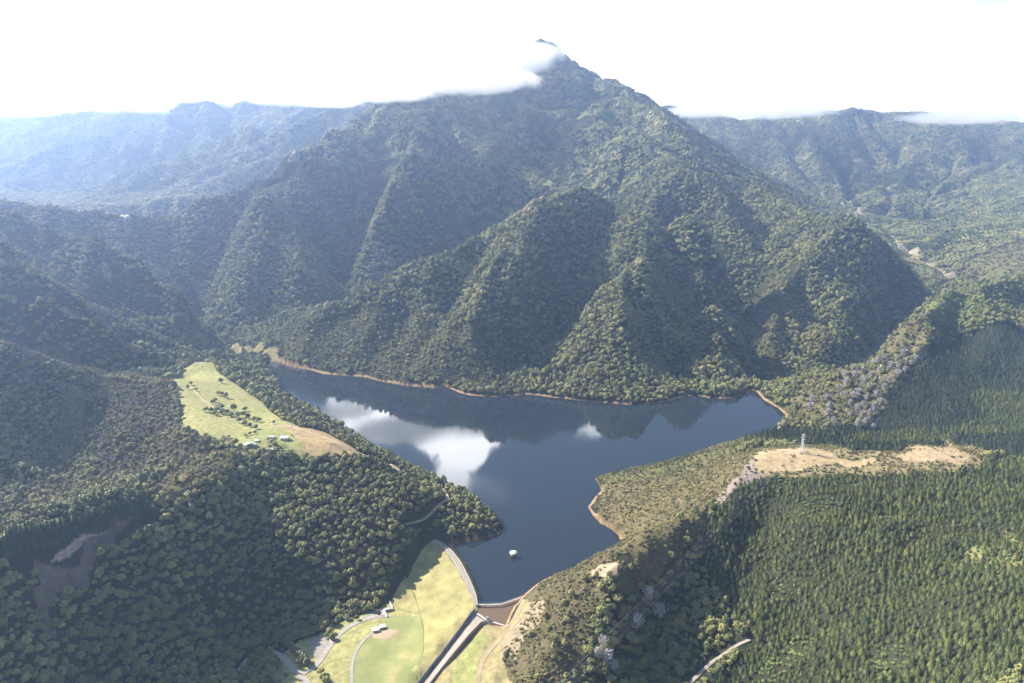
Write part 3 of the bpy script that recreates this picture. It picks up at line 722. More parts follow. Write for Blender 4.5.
def shrub_stem(): return MB().path([(0,0,-.6),(0,0,.8)], [.12,.07], 5)
def dead_crown(seed, h=11.0, r=4.4):
    rg = np.random.default_rng(seed); mb = MB()
    for k in range(38):
        t = k / 38; z = h * (.2 + .75 * t); a = k * 2.4 + rg.uniform(-.4,.4); L = r * math.sin(math.pi * (.18 + .72 * t))  * rg.uniform(.7, 1.15)
        b_ = (L * math.cos(a), L * math.sin(a), z + L * .55); mb.tube((0,0,z-.3), b_, .11, .03, 4, False)
        for q in range(12):
            s_ = rg.uniform(.3, 1); p = np.array([b_[0]*s_, b_[1]*s_, z + L*.55*s_]); e = p + rg.normal(size=3) * .75 + (0,0,.55)
            w = rg.normal(size=3) * .2; mb.add([p - w, p + w, e + w*.6, e - w*.6], [(0,1,2,3)])
    return mb
def dead_trunk(h=12.0): return MB().path([(0,0,-1),(0.1,0,h*.5),(0,.1,h)], [.28,.18,.05], 6)
def clump(seed, kind, wide=15):
    """a stand of trees for the far hillsides"""
    rg = np.random.default_rng(seed); mb = MB()
    for k in range(15):
        x, y = rg.uniform(-15, 15, 2); s_ = rg.uniform(.65, 1.25)
        if kind == 'broad':
            r = 5.2 * s_; lump(mb, (x, y, 4.6 * s_), r * .8, .22, ICO1, .8, rg)
            for q in range(3): a = rg.uniform(0, 6.28); lump(mb, (x + r*.55*math.cos(a), y + r*.55*math.sin(a), 5.2*s_ + rg.uniform(-1, 1.5)), r*.45, .25, ICO1, .8, rg)
        else:
            n = 7; vs = [(x, y, 13 * s_)] + [(x + 3.2*s_*math.cos(6.28*q/n), y + 3.2*s_*math.sin(6.28*q/n), rg.uniform(-.5, 1.5)) for q in range(n)]
            mb.add(vs, [(0, 1+q, 1+(q+1) % n) for q in range(n)])
    return mb
def pr(mb, name, mat): return mb.mesh(name, M[mat])
NV = 4
P_broad = [(pr(broad_crown(100+i, 4.6 + .5*(i % 2), 8.5 + (i % 3), 13 + 2*i), 'crown', 'broad'), pr(broad_trunk(i), 'trunk', 'bark')) for i in range(NV)]
P_pine = [(pr(pine_crown(200+i, 9 + i*.6, 2.4 + .2*i), 'crown', 'pine'), pr(pine_trunk(9 + i*.6), 'trunk', 'bark')) for i in range(3)]
P_shrub = [(pr(shrub_crown(300+i), 'crown', 'scrub'), pr(shrub_stem(), 'stem', 'bark')) for i in range(3)]
P_dead = [(pr(dead_crown(400+i), 'crown', 'dead'), pr(dead_trunk(), 'trunk', 'dead')) for i in range(3)]
def with_mat(me, mat):
    c = me.copy(); c.materials[0] = M[mat]; return c
P_dshrub = [(with_mat(a, 'scrub_dark'), b) for a, b in P_shrub]
P_bshrub = [(with_mat(a, 'bright'), b) for a, b in P_shrub]

def scatter(name, pts, rot, scl, idx, meshes, label, cat):
    """one mass of uncountable plants: points carrying instances of the plant meshes"""
    pc = bpy.data.collections.new(name + '_kinds')          # never linked to the scene
    for i, me in enumerate(meshes): pc.objects.link(bpy.data.objects.new('%s_kind_%02d' % (name, i), me))
    me = bpy.data.meshes.new(name); n = len(pts); me.vertices.add(n); me.vertices.foreach_set('co', np.asarray(pts, np.float32).ravel())
    for an, arr, ty in (('spin', rot, 'FLOAT_VECTOR'), ('size', scl, 'FLOAT_VECTOR')):
        a = me.attributes.new(an, ty, 'POINT'); a.data.foreach_set('vector', np.asarray(arr, np.float32).ravel())
    a = me.attributes.new('which', 'INT', 'POINT'); a.data.foreach_set('value', np.asarray(idx, np.int32)); me.update()
    o = link(bpy.data.objects.new(name, me)); tag(o, label, cat, kind='stuff')
    ng = bpy.data.node_groups.new(name, 'GeometryNodeTree'); ng.interface.new_socket('Geometry', in_out='INPUT', socket_type='NodeSocketGeometry'); ng.interface.new_socket('Geometry', in_out='OUTPUT', socket_type='NodeSocketGeometry')
    gi = ng.nodes.new('NodeGroupInput'); go = ng.nodes.new('NodeGroupOutput'); ip = ng.nodes.new('GeometryNodeInstanceOnPoints'); ci = ng.nodes.new('GeometryNodeCollectionInfo')
    ci.inputs['Collection'].default_value = pc; ci.inputs['Separate Children'].default_value = True; ci.inputs['Reset Children'].default_value = True
    ip.inputs['Pick Instance'].default_value = True
    def attr(nm, ty):
        q = ng.nodes.new('GeometryNodeInputNamedAttribute'); q.data_type = ty; q.inputs[0].default_value = nm; return [s for s in q.outputs if s.enabled][0]
    L = ng.links.new; L(gi.outputs[0], ip.inputs['Points']); L(ci.outputs[0], ip.inputs['Instance'])
    L(attr('which', 'INT'), ip.inputs['Instance Index']); L(attr('spin', 'FLOAT_VECTOR'), ip.inputs['Rotation']); L(attr('size', 'FLOAT_VECTOR'), ip.inputs['Scale']); L(ip.outputs[0], go.inputs[0])
    md = o.modifiers.new('plants', 'NODES'); md.node_group = ng
    return o
def joined(pair):
    """crown and trunk in one mesh, for the masses"""
    a, b = pair; bm = bmesh.new(); bm.from_mesh(a); nf = len(bm.faces); bm.from_mesh(b); bm.faces.ensure_lookup_table()
    for f in bm.faces[nf:]: f.material_index = 1
    me = bpy.data.meshes.new(a.name); bm.to_mesh(me); bm.free(); me.materials.append(a.materials[0]); me.materials.append(b.materials[0]); return me

# ------------------------------------------------------------------ where plants stand
def jgrid(sp, y0, y1, jit=.85):
    half = .72 * (y1 + 60)
    xs = np.arange(-half, half, sp); ys = np.arange(y0, y1, sp); X, Y = np.meshgrid(xs, ys)
    X = X + (rng.random(X.shape) - .5) * sp * jit; X[::2] += sp / 2; Y = Y + (rng.random(X.shape) - .5) * sp * jit
    X = X.ravel(); Y = Y.ravel(); k = np.abs(X) < .70 * (Y + 60); return X[k], Y[k]
ROADS_PX = {
 'access': [(386,613.5),(375,616),(363,620),(349,627),(341,633),(335,640),(326,652),(317,666),(305,672),(301.5,675)],
 'valley': [(240,671),(247,660),(257,652),(270,651),(277,653),(284,659),(293,668),(301.5,676),(308.5,684),(314,700)],
 'path': [(372,633),(361,643),(354,655.5),(351.6,668),(351.6,690)],
 'spill': [(524,600),(514,620),(503,637),(492,648),(484,658),(480,669),(478,683),(478,700)],
}
ROADS = {k: hit([p[0] for p in v], [p[1] for p in v])[:, :2] for k, v in ROADS_PX.items()}
FARMROADS = [world_poly([(290,427),(310,433),(330,440),(350,450),(365,456),(385,462),(400,472)]), world_poly([(188,385),(205,402),(225,415),(250,424),(290,427)])]
TRACKS = [world_poly([(690,683),(712,662),(735,646),(750,640)]), world_poly([(440,486),(448,500),(430,515),(405,525)])]
SPILL = world_poly([(474,604),(500,600),(530,590),(528,600),(508,630),(505,640),(420,720),(395,720)])
DAM = world_poly([(430,539),(441,537),(482,604),(480,612),(420,683),(395,683),(404,600),(388,606)])
WBL = np.array([(PZ(*q)[0] - 2, PZ(*q)[1] + 18) for q in [(0,562,142),(60,545,126),(95,530,118),(130,515,112),(140,510,111)]])
def openness(x, y, z, zn):
    """0..1 chance that nothing tall grows here"""
    dl = poly_sd(x, y, LAKE, far=40); bad = (dl < 5)
    for P in list(ROADS.values()): bad |= poly_sd(x, y, P, closed=False, far=20) < 6
    for P in FARMROADS + TRACKS: bad |= poly_sd(x, y, P, closed=False, far=20) < 6.5
    for P in (SPILL, DAM): bad |= poly_sd(x, y, P, far=20) < 9
    bad |= poly_sd(x, y, WBL, closed=False, far=40) < 15
    bad |= (poly_sd(x, y, TR, closed=False, far=60) < 17 + 9 * vnoise(x, y, 60, 41))
    return bad
zid = {k: i + 1 for i, k in enumerate(ORDER)}
OPEN = [zid[k] for k in ('paddock','drygrass','farmyard','floor','strip','strip_green','plateau','plateau2','saddle','cut','delta')]
SHR = [zid[k] for k in ('plateau','plateau2','lowleft','knoll','olive','h1','h1b','rim','pens','pale2','pale','slash','darkscrub','light','crest','spur','slip','scrubR','bright1','bright2')]
PIN = [zid[k] for k in ('pine1','pine3','pine2','farpine')]
sets = {k: [] for k in ('broad','pine','dpine','shrub','dshrub','bshrub','fbroad','fpine')}
def put(kind, x, y, s, k): sets[kind].append(np.c_[x[k], y[k], s[k]])
isin = np.isin
# broadleaf canopy
for spc, y0, y1, sc in ((6.0, 430, 1250, .76), (8.0, 1250, 2050, 1.0), (9.6, 2050, 2950, 1.2)):
    x, y = jgrid(spc, y0, y1); zn_ = zone_of(x, y); bad = openness(x, y, None, zn_)
    s = sc * (.55 + .75 * rng.random(len(x)) ** 1.1) * (.85 + .3 * vnoise(x, y, 90, 50))
    put('broad', x, y, s, (zn_ == 0) & ~bad)
    k2 = isin(zn_, [zid[q] for q in ('scrubR','bright1','light','lowleft','knoll','darkscrub','h1','spur')]) & ~bad & (rng.random(len(x)) < np.where(isin(zn_, [zid['scrubR'], zid['bright1'], zid['light']]), .5, np.where(zn_ == zid['darkscrub'], .35, np.where(zn_ == zid['knoll'], .6, np.where(zn_ == zid['lowleft'], .3, .14)))))
    put('broad', x, y, s * .75, k2)
    k3 = isin(zn_, [zid['slip']]) & ~bad & (rng.random(len(x)) < .2); put('broad', x, y, s * .7, k3)
# dense understorey so that no bare ground shows between crowns
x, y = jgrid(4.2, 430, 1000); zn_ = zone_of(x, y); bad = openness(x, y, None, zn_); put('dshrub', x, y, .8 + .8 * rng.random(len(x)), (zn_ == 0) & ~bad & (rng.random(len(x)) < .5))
# pines
for spc, y0, y1, sc in ((4.9, 430, 900, .98), (5.9, 900, 1900, 1.12), (9.0, 1900, 3000, 1.4)):
    x, y = jgrid(spc, y0, y1, .7); zn_ = zone_of(x, y); bad = openness(x, y, None, zn_)
    gap = vnoise(x, y, 38, 60) < np.where(zn_ == zid['pine1'], .19, .05)
    s = sc * (.48 + .75 * rng.random(len(x))) * (.75 + .5 * vnoise(x, y, 60, 51))
    dk_ = isin(zn_, [zid['pine2'], zid['pine3'], zid['farpine']]) & ~(vnoise(x, y, 120, 63) > .72)
    put('pine', x, y, s, isin(zn_, PIN) & ~bad & ~gap & ~dk_)
    put('dpine', x, y, s, dk_ & ~bad & ~gap)
    put('pine', x, y, s * .85, (zn_ == zid['bright2']) & ~bad & (rng.random(len(x)) < .55))
    put('pine', x, y, s * .5, (zn_ == zid['youngpine']) & ~bad & (rng.random(len(x)) < .8))
    put('pine', x, y, s * 1.0, (zn_ == 0) & ~bad & (vnoise(x, y, 70, 61) > .80) & (rng.random(len(x)) < .35))
    put('bshrub', x, y, s * 1.1, isin(zn_, PIN) & ~bad & gap)
# scrub
for spc, y0, y1, sc in ((3.5, 430, 1000, .95), (4.6, 1000, 1500, 1.2), (6.2, 1500, 2400, 1.6), (9, 2400, 3200, 2.3)):
    x, y = jgrid(spc, y0, y1); zn_ = zone_of(x, y); bad = openness(x, y, None, zn_)
    n_ = vnoise(x, y, 22, 70) * .6 + vnoise(x, y, 9, 71) * .4; s = sc * (.45 + .8 * rng.random(len(x)))
    dens = np.zeros(len(x))
    for q, d_ in (('lowleft',.9),('knoll',.9),('olive',.5),('h1',.95),('h1b',.95),('rim',.6),('pens',.8),('youngpine',.35),('pale2',.8),('pale',.25),('slash',.4),('plateau',.06),('plateau2',.06),('darkscrub',.95),('light',.8),('crest',.8),('spur',.75),('slip',.16),('scrubR',.75),('bright1',.9),('bright2',.8)):
        dens[zn_ == zid[q]] = d_
    ok = (rng.random(len(x)) < dens * np.clip(.35 + 1.3 * n_, 0, 1)) & ~bad
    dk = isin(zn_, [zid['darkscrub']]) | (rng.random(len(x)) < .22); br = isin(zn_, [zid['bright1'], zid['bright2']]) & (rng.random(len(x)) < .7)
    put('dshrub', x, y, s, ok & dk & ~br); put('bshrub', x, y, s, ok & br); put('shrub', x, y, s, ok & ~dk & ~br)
# far hillsides in stands
x, y = jgrid(24, 2950, 8200); zn_ = zone_of(x, y); bad = poly_sd(x, y, TR, closed=False, far=60) < 16
big = 1 + np.clip((y - 4500) / 4000, 0, .6); pm = vnoise(x, y, 420, 80) > .74
keep = ~bad & (zn_ != zid['olive']) & (rng.random(len(x)) < .93)
sets['fbroad'].append(np.c_[x, y, big * (.75 + .4 * rng.random(len(x)))][keep & ~pm]); sets['fpine'].append(np.c_[x, y, big * .8][keep & pm])
# hand placed individuals -----------------------------------------------------
placed = []   # (protos, i, x, y, scale, name, label, cat, group)
def at_px(pts): return hit([p[0] for p in pts], [p[1] for p in pts])
def place_tree(name, pair, x, y, s, label, cat, group, sz=None, z=None, rz=None, parts=('trunk', 'crown')):
    z = hz(x, y) if z is None else z
    t = empty(name, (x, y, z), rz if rz is not None else rng.uniform(0, 6.28)); t.scale = (s, s, sz or s)
    tag(t, label, cat, group)
    for me_, nm in ((pair[1], parts[0]), (pair[0], parts[1])):
        link(bpy.data.objects.new(nm, me_), t)
    return t
def region(px, py, kind):
    if kind == 'broad':
        if px < 130: return 'in the shade of the bottom left slope'
        if px < 230: return 'on the dark slope below the bare slip'
        if px < 330: return 'on the shaded slope above the car park loop'
        if px < 440: return 'on the shaded hillside beside the dam face'
        return 'on the hill right of the spillway'
    if px < 720: return 'beside the dark track at the bottom'
    if py > 610: return 'in the nearest rows of the plantation'
    if px > 900: return 'high on the right edge of the plantation'
    return 'in the middle of the plantation slope'
def seen_from_camera(P, lift=6):
    """line of sight test against the ground"""
    t = np.linspace(.35, .985, 60)
    X = P[:, 0:1] * t; Y = P[:, 1:2] * t; Zr = CAMZ + (P[:, 2:3] + lift - CAMZ) * t
    return (hgrid(X, Y) < Zr).all(1)
def pick_largest(kind, hgt, want):
    A = np.vstack(sets[kind]); z = hgrid(A[:,0], A[:,1]); px, py, d = project(A[:,0], A[:,1], z)
    size = A[:,2] * hgt / d * ((px > 4) & (px < 1020) & (py > 60) & (py < 690))
    o = np.argsort(-size)[:want * 3]; P = np.c_[A[o,0], A[o,1], z[o]]
    vis = seen_from_camera(P); o = o[vis][:want]
    rest = np.ones(len(A), bool); rest[o] = False
    return A[o], A[rest], px[o], py[o]
GR = {'broad': ('broadleaf_tree', 'broadleaf tree', P_broad), 'pine': ('pine_tree', 'pine tree', P_pine)}
for kind, hgt, txt, gtxt in (('broad', 8, ('small rounded', 'rounded', 'large spreading'), 'native broadleaf trees'), ('pine', 9, ('short young', 'pointed', 'tall pointed'), 'young pines of the plantation')):
    sel, rest, px, py = pick_largest(kind, hgt, 298); sets[kind] = [rest]; nm, cat, PR = GR[kind]
    q1, q2 = np.quantile(sel[:, 2], [.33, .67])
    for r_, a, b in zip(sel, px, py):
        i = rng.integers(len(PR)); sz = r_[2] * (rng.uniform(.65, 1.05) if kind == 'pine' else rng.uniform(.85, 1.2)); s_ = 0 if r_[2] < q1 else (1 if r_[2] < q2 else 2)
        reg = region(a, b, kind)
        place_tree(nm, PR[i], r_[0], r_[1], r_[2], f"{txt[s_]} {'dark green broadleaf tree' if kind == 'broad' else 'green plantation pine'} {reg}", cat, f"{gtxt} {reg}, {txt[s_]}", sz)
sel, rest, px, py = pick_largest('shrub', 2, 280); sets['shrub'] = [rest]
for r_, a, b in zip(sel, px, py):
    place_tree('shrub', P_shrub[rng.integers(3)], r_[0], r_[1], r_[2], 'low olive green bush on the pale scrubby hill right of the spillway' if a < 760 and b > 500 else 'low olive green bush on open scrub above the reservoir', 'bush', 'bushes on the scrubby hill', parts=('stem', 'foliage'))

def mass(name, kinds, meshes_by_kind, label, cat, tilt=.08):
    pts, rot, scl, idx, meshes = [], [], [], [], []
    for k in kinds:
        A = np.vstack(sets[k]); n = len(A); base = len(meshes); mk = meshes_by_kind[k]; meshes += mk
        sink = 1.0 if k[0] == 'f' else .25
        xs_, ys_ = A[:,0], A[:,1]; pts.append(np.c_[A[:,0], A[:,1], hgrid(A[:,0], A[:,1]) - sink]); rot.append(np.c_[(rng.random(n)-.5)*tilt*2, (rng.random(n)-.5)*tilt*2, rng.random(n)*6.28])
        if k[0] == 'f':
            e_ = 14; dx_ = (hgrid(xs_ + e_, ys_) - hgrid(xs_ - e_, ys_)) / (2*e_); dy_ = (hgrid(xs_, ys_ + e_) - hgrid(xs_, ys_ - e_)) / (2*e_); L_ = np.sqrt(1 + dx_**2 + dy_**2)
            rot[-1] = np.c_[-np.arcsin(-dy_ / L_), np.arctan2(-dx_, 1), np.zeros(n)]
        hv = A[:,2] * (rng.uniform(.62, 1.05, n) if k in ('pine', 'dpine') else rng.uniform(.68, 1.45, n)); scl.append(np.c_[A[:,2] * rng.uniform(.78, 1.22, n), A[:,2] * rng.uniform(.78, 1.22, n), hv]); idx.append(base + rng.integers(0, len(mk), n))
    print(name, sum(len(p) for p in pts))
    return scatter(name, np.vstack(pts), np.vstack(rot), np.vstack(scl), np.concatenate(idx), meshes, label, cat)
mass('broadleaf_forest', ['broad'], {'broad': [joined(p) for p in P_broad]}, 'dense grey green native forest covering the hillsides round the lake', 'forest')
mass('pine_plantation', ['pine', 'dpine'], {'pine': [joined(p) for p in P_pine], 'dpine': [joined((with_mat(p[0], 'tallpine'), p[1])) for p in P_pine]}, 'dark green pine plantation covering the right hand slopes', 'pine forest', .04)
mass('scrub', ['shrub'], {'shrub': [joined(p) for p in P_shrub]}, 'olive brown scrub covering the open spurs and lake banks', 'scrub')
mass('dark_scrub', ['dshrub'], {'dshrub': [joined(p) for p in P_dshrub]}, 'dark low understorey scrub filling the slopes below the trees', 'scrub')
mass('bright_scrub', ['bshrub'], {'bshrub': [joined(p) for p in P_bshrub]}, 'bright green scrub in the gaps of the pine slopes', 'scrub')
mass('distant_forest', ['fbroad', 'fpine'], {'fbroad': [pr(clump(i, 'broad'), 'stand', 'broad') for i in range(7)], 'fpine': [pr(clump(9+i, 'pine'), 'stand', 'pine') for i in range(5)]}, 'hazy blue green forest on the far ranges', 'forest', .02)

# windbreak of tall pines behind the bare ridge
WB_PX = [(0,562,142),(60,545,126),(95,530,118),(130,515,112),(140,510,111)]
wb = [PZ(*p) for p in WB_PX]; wl = densify(wb, 7.0)
tall = (pine_crown(777, 22, 3.6), pine_trunk(22)); tall = (pr(tall[0], 'crown', 'tallpine'), pr(tall[1], 'trunk', 'bark'))
nwb = 0
for row in range(3):
    for j, p in enumerate(wl):
        x = p[0] - 3 - row * 2 + rng.uniform(-1, 1); y = p[1] + 11 + row * 8 + rng.uniform(-1, 1)
        end = 'near the right end of' if j > len(wl) * .66 else ('in the middle of' if j > len(wl) * .33 else 'near the left end of')
        rw = ('front', 'middle', 'back')[row]
        place_tree('windbreak_pine', tall, x, y, rng.uniform(.85, 1.1), f'tall dark pine {end} the {rw} windbreak row behind the bare ridge', 'pine tree', f'windbreak pines {end} {rw} row'); nwb += 1
# bleached dead trees
DEAD = [(897,372),(889,378),(905,366),(911,359),(903,350),(896,355),(885,353),(878,357),(868,352),(858,357),(853,363),(862,366),(871,372),(879,366),(884,385),(876,390),(869,384),(863,378),(855,372),(866,394),(858,388),(846,380),(843,392),(850,399),(857,405),(862,412),(850,411),(838,384),(880,398),(874,404),(866,418),(873,423),(858,422),(826,395),(829,403),(828,411),(833,417),(812,396),(809,404),(890,362),(916,355),(898,362),(872,361),(880,376),(863,400),(845,372),(853,393),(870,410)]
for (a, b), p in zip(DEAD, at_px([(q[0], q[1] + 7) for q in DEAD])):
    side = 'upper' if b < 372 else ('middle' if b < 396 else 'lower')
    place_tree('dead_tree', P_dead[rng.integers(3)], p[0], p[1], rng.uniform(1.0, 1.55), f'bleached grey dead tree in the {side} part of the stand below the right hand ridge', 'dead tree', f'bleached dead trees, {side} part of the stand')
DD = [(648,599,1.15,'bleached dead tree highest on the dark slope right of the spillway'),(659,617,1.25,'broad bleached dead tree right of its neighbours on the dark slope'),(637,627,1.2,'slim pointed bleached dead tree on the dark slope'),(604,645,.9,'dull grey dead tree at the top of the lower dead group'),(607,660,1.0,'dull grey dead tree low on the left of the dark slope'),(598,655,.8,'small dull grey dead tree left of the lower dead group'),(614,668,.8,'lowest dull grey dead tree near the bottom edge'),(675,645,.5,'small pale dead tree right of the dark slope')]
for (a, b, s, lab), p in zip(DD, at_px([(q[0], q[1] + 4) for q in DD])): place_tree('dead_tree', P_dead[rng.integers(3)], p[0], p[1], s * 1.3, lab, 'dead tree', 'bleached dead trees on the dark slope')
# paddock trees and shelter rows
PT = [(221,383,.75),(191,385,.5),(188,389,.5),(196,391,.45),(218,395,.6),(222,396,.6),(226,398,.65),(215,402,.6),(213,404,.6),(206,412,.6),(211,413,.6),(217,412,.7),(222,414,.75),(227,415,.7),(234,411,.8),(231,417,.7),(238,418,.75),(243,417,.7),(248,419,.65),(245,411,.6),(254,421,.6),(259,422,.55),(239,423,.6),(245,425,.6),(250,427,.55),(256,429,.5),(274,424,.4),(229,438,.35),(222,409,.65),(215,415,.6)]
for j, ((a, b, s), p) in enumerate(zip(PT, at_px([(q[0], q[1]) for q in PT]))):
    w = 'upper left' if b < 393 else ('central' if b < 417 else 'lower right')
    place_tree('paddock_tree', P_broad[j % NV], p[0], p[1], s * 1.35, f'dark rounded tree in the {w} part of the planted line across the paddock', 'tree', f'{w} trees of the paddock line')
FT = [(235,446,1),(240,449,.8),(230,449,1.1),(236,455,1),(247,453,1.1),(252,451,1.0),(268,441,.6),(272,444,.8),(275,446,.7),(270,449,.6),(278,453,1.0),(283,457,1.1),(286,459,1.0),(291,460,.9),(261,456,1.2),(256,459,1.1),(268,461,1.2),(296,461,.9),(302,462,.9),(246,437,.5),(250,435,.5),(255,434,.5),(292,436,.3)]
for j, ((a, b, s), p) in enumerate(zip(FT, at_px([(q[0], q[1]) for q in FT]))):
    w = 'left of the white farmhouse' if a < 246 else ('among the farm buildings' if b < 452 else 'on the slope edge below the farm buildings')
    place_tree('garden_tree', P_broad[(j + 1) % NV], p[0], p[1], s, f'dark bushy tree {w}', 'tree', f'trees {w}')
CT = [(290,642,1.0,'left of the gravel bay'),(288,647,1.1,'left of the gravel bay'),(292,650,.9,'left of the gravel bay'),(296,655,1.0,'between the lawn and the gravel bay'),(300,658,1.0,'between the lawn and the gravel bay'),(304,662,1.0,'between the lawn and the gravel bay'),(307,666,.9,'between the lawn and the gravel bay'),(299,664,.8,'between the lawn and the gravel bay'),(303,636,.9,'above the gravel bay'),(311,634,.8,'above the gravel bay'),(297,638,.9,'above the gravel bay'),(330,634,.9,'at the head of the gravel bay'),(332,640,.9,'at the head of the gravel bay'),(327,638,.7,'at the head of the gravel bay'),(357,620,.6,'beside the access road bend'),(321,674,.8,'on the lawn by the bottom edge'),(323,680,.9,'on the lawn by the bottom edge'),(326,684,.9,'on the lawn by the bottom edge'),(269,672,.8,'beside the parked cars'),(273,676,.9,'beside the parked cars'),(276,681,.9,'beside the parked cars'),(278,688,.9,'beside the parked cars')]
for j, ((a, b, s, w), p) in enumerate(zip(CT, at_px([(q[0], q[1]) for q in CT]))):
    place_tree('car_park_tree', P_broad[j % NV], p[0], p[1], s * .95, f'green leafy tree {w}', 'tree', f'trees {w}')
# tall trees along the lake bank behind the paddock
BT = [(246,388,1.3),(252,392,1.4),(257,398,1.6),(263,402,1.7),(268,407,1.6),(275,413,1.4),(282,417,1.3),(337,436,.8),(339,440,.8),(286,412,1.2),(272,399,1.2),(262,391,1.2),(275,393,1.2),(282,400,1.1),(290,408,1.0)]
for j, ((a, b, s), p) in enumerate(zip(BT, at_px([(q[0], q[1]) for q in BT]))):
    place_tree('bank_tree', P_broad[j % NV], p[0], p[1], s * .9, 'tall grey green tree between the paddock and the lake', 'tree', 'tall trees on the lake bank behind the paddock', s * 1.2)

# ------------------------------------------------------------------ dam
def crest_line(px, z, n=40):
    P = np.array([PZ(a, b, z) for a, b in px]); L = np.r_[0, np.cumsum(np.hypot(*np.diff(P[:, :2], axis=0).T))]
    t = np.linspace(0, L[-1], n); return np.c_[np.interp(t, L, P[:,0]), np.interp(t, L, P[:,1]), np.full(n, z)]
cd_ = crest_line(CREST_D, 2.9); cu_ = crest_line([(a, b) for a, b in CREST_U], 2.9); cm_ = cd_ * .38 + cu_ * .62
dam = empty('dam', tuple(np.round(cd_[20], 2))); tag(dam, 'curved grassed earth dam holding back the reservoir', 'dam')
inv = Matrix.Translation(-dam.location)
def loft(name, rows, mat, parent):
    mb = MB(); n = len(rows[0]); vs = [tuple(p) for r_ in rows for p in r_]
    mb.add(vs, [(i*n + k, i*n + k + 1, (i+1)*n + k + 1, (i+1)*n + k) for i in range(len(rows)-1) for k in range(n-1)])
    o = mb.build(name, mat, parent, loc=parent.location); return o
wl_ = cu_ + (cu_ - cd_) * .25; wl_[:, 2] = .02; deep = cu_ + (cu_ - cd_) * 1.3; deep[:, 2] = -6
loft('crest_road', [cd_, cm_], M['gravel'], dam)
loft('rock_facing', [cm_ + (0, 0, .02), np.c_[wl_[:, :2], wl_[:, 2]], deep], M['riprap'], dam)
loft('kerb', [cm_ + (0,0,.02), cm_ + (0,0,.55), cm_ * .9 + cu_ * .1 + (0,0,.55), cm_ * .9 + cu_ * .1 + (0,0,.02)], M['concrete'], dam)
loft('verge_kerb', [cd_ + (0,0,0), cd_ + (0,0,.3), cd_ * .93 + cu_ * .07 + (0,0,.3), cd_ * .93 + cu_ * .07], M['concrete'], dam)
FACE_PX = [(432.5,540.5),(425,551),(413,566),(403,582),(393,598),(388,606),(397,607),(411,612.5),(421,615),(424,632),(424,650),(420,668),(419,683),(421,683),(446,651),(474,611),(474,606),(472,597),(466,584),(457,568),(447,552.4),(439.5,545)]
fp = world_poly(FACE_PX[:16]).tolist() + [tuple(p[:2]) for p in cd_[::-1][::3]]
fo = drape('embankment', fp, M['face'], .35, 2.5, 3, dam, origin=dam.location)
bl = hit([404,411,416,421,424,424,420,419], [577,589,600,615,632,650,668,683]); mb = MB(); mb.ribbon([tuple(p + (0,0,.5)) for p in bl], .8, .15)
mb.build('berm_path', M['lawn'], dam, loc=dam.location)
bl2 = hit([388,396,404,412,420], [607.5,607,608,611,614.5]);
lawn = drape('lawn', world_poly([(384,618),(400,615.5),(420,616),(423,632),(423,650),(418,670),(415,684),(412,700),(345,700),(347,683),(351,665),(357,650),(369,633)]), M['lawn'], .16, 4, 0); tag(lawn, kind='structure')

# spillway
spl = [PZ(*p) for p in [(474.5,609,3.0),(470,613,2.2),(463,623,-2),(452,638,-9),(439,655,-17),(427,670,-24),(415,685,-30),(403,700,-34)]]
spf = [PZ(*p) for p in [(480,615,-.8),(472,622,-4),(460,637,-11),(446,653,-18),(434,669,-25),(420,686,-31),(406,704,-35)]]
sway = empty('spillway', spf[0]); tag(sway, 'pale concrete spillway chute running down beside the dam with a dark side wall', 'spillway')
# chute floor between left wall foot and right wall
lf = [(p[0] + 1.2, p[1], q) for p, q in zip(spl, (-.8,-2.5,-6.6,-13.5,-21.5,-28.5,-34.5,-38.5))]
rt = [PZ(*p) for p in [(487,621,-.8),(480,623.5,-2.5),(468.5,635.5,-6.6),(456,650.5,-13.5),(443,666.5,-21.5),(431,682,-28.5),(419,697,-34.5),(409,709,-38.5)]]
n = len(lf); fl = MB(); fine = []
def dens(P, k=6): 
    out = []
    for a, b in zip(P[:-1], P[1:]): out += [tuple(np.array(a) + (np.array(b) - np.array(a)) * i / k) for i in range(k)]
    return out + [P[-1]]
lf2, rt2, sp2 = dens(lf), dens(rt), dens(spl)
def loft2(name, rows, mat): return loft(name, [np.array(r_) for r_ in rows], mat, sway)
up = lambda P, h: [(p[0], p[1], p[2] + h) for p in P]; sh = lambda P, dx: [(p[0] + dx, p[1], p[2]) for p in P]
mid2 = [tuple((np.array(a) * .45 + np.array(b) * .55)) for a, b in zip(lf2, rt2)]
loft2('chute_floor', [up(lf2, .9), up(rt2, .9)], M['pinkcrete'])
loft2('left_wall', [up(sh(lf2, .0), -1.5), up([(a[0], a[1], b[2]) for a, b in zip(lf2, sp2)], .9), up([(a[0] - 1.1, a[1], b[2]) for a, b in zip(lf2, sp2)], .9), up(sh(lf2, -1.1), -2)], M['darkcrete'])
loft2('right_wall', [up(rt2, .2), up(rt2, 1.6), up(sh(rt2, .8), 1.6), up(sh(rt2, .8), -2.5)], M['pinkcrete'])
w0 = Vector(PZ(477,614,-.6)); w1 = Vector(PZ(487,621,-.6)); w2 = Vector(PZ(505,626.5,-.6))
mb = MB(); mb.ribbon([tuple(w0 + Vector((0,0,1.1))), tuple(w1 + Vector((0,0,1.1))), tuple(w2 + Vector((0,0,1.1)))], [1.1, 1.1, .8], 3); mb.build('weir_sill', M['concrete'], sway, loc=sway.location)
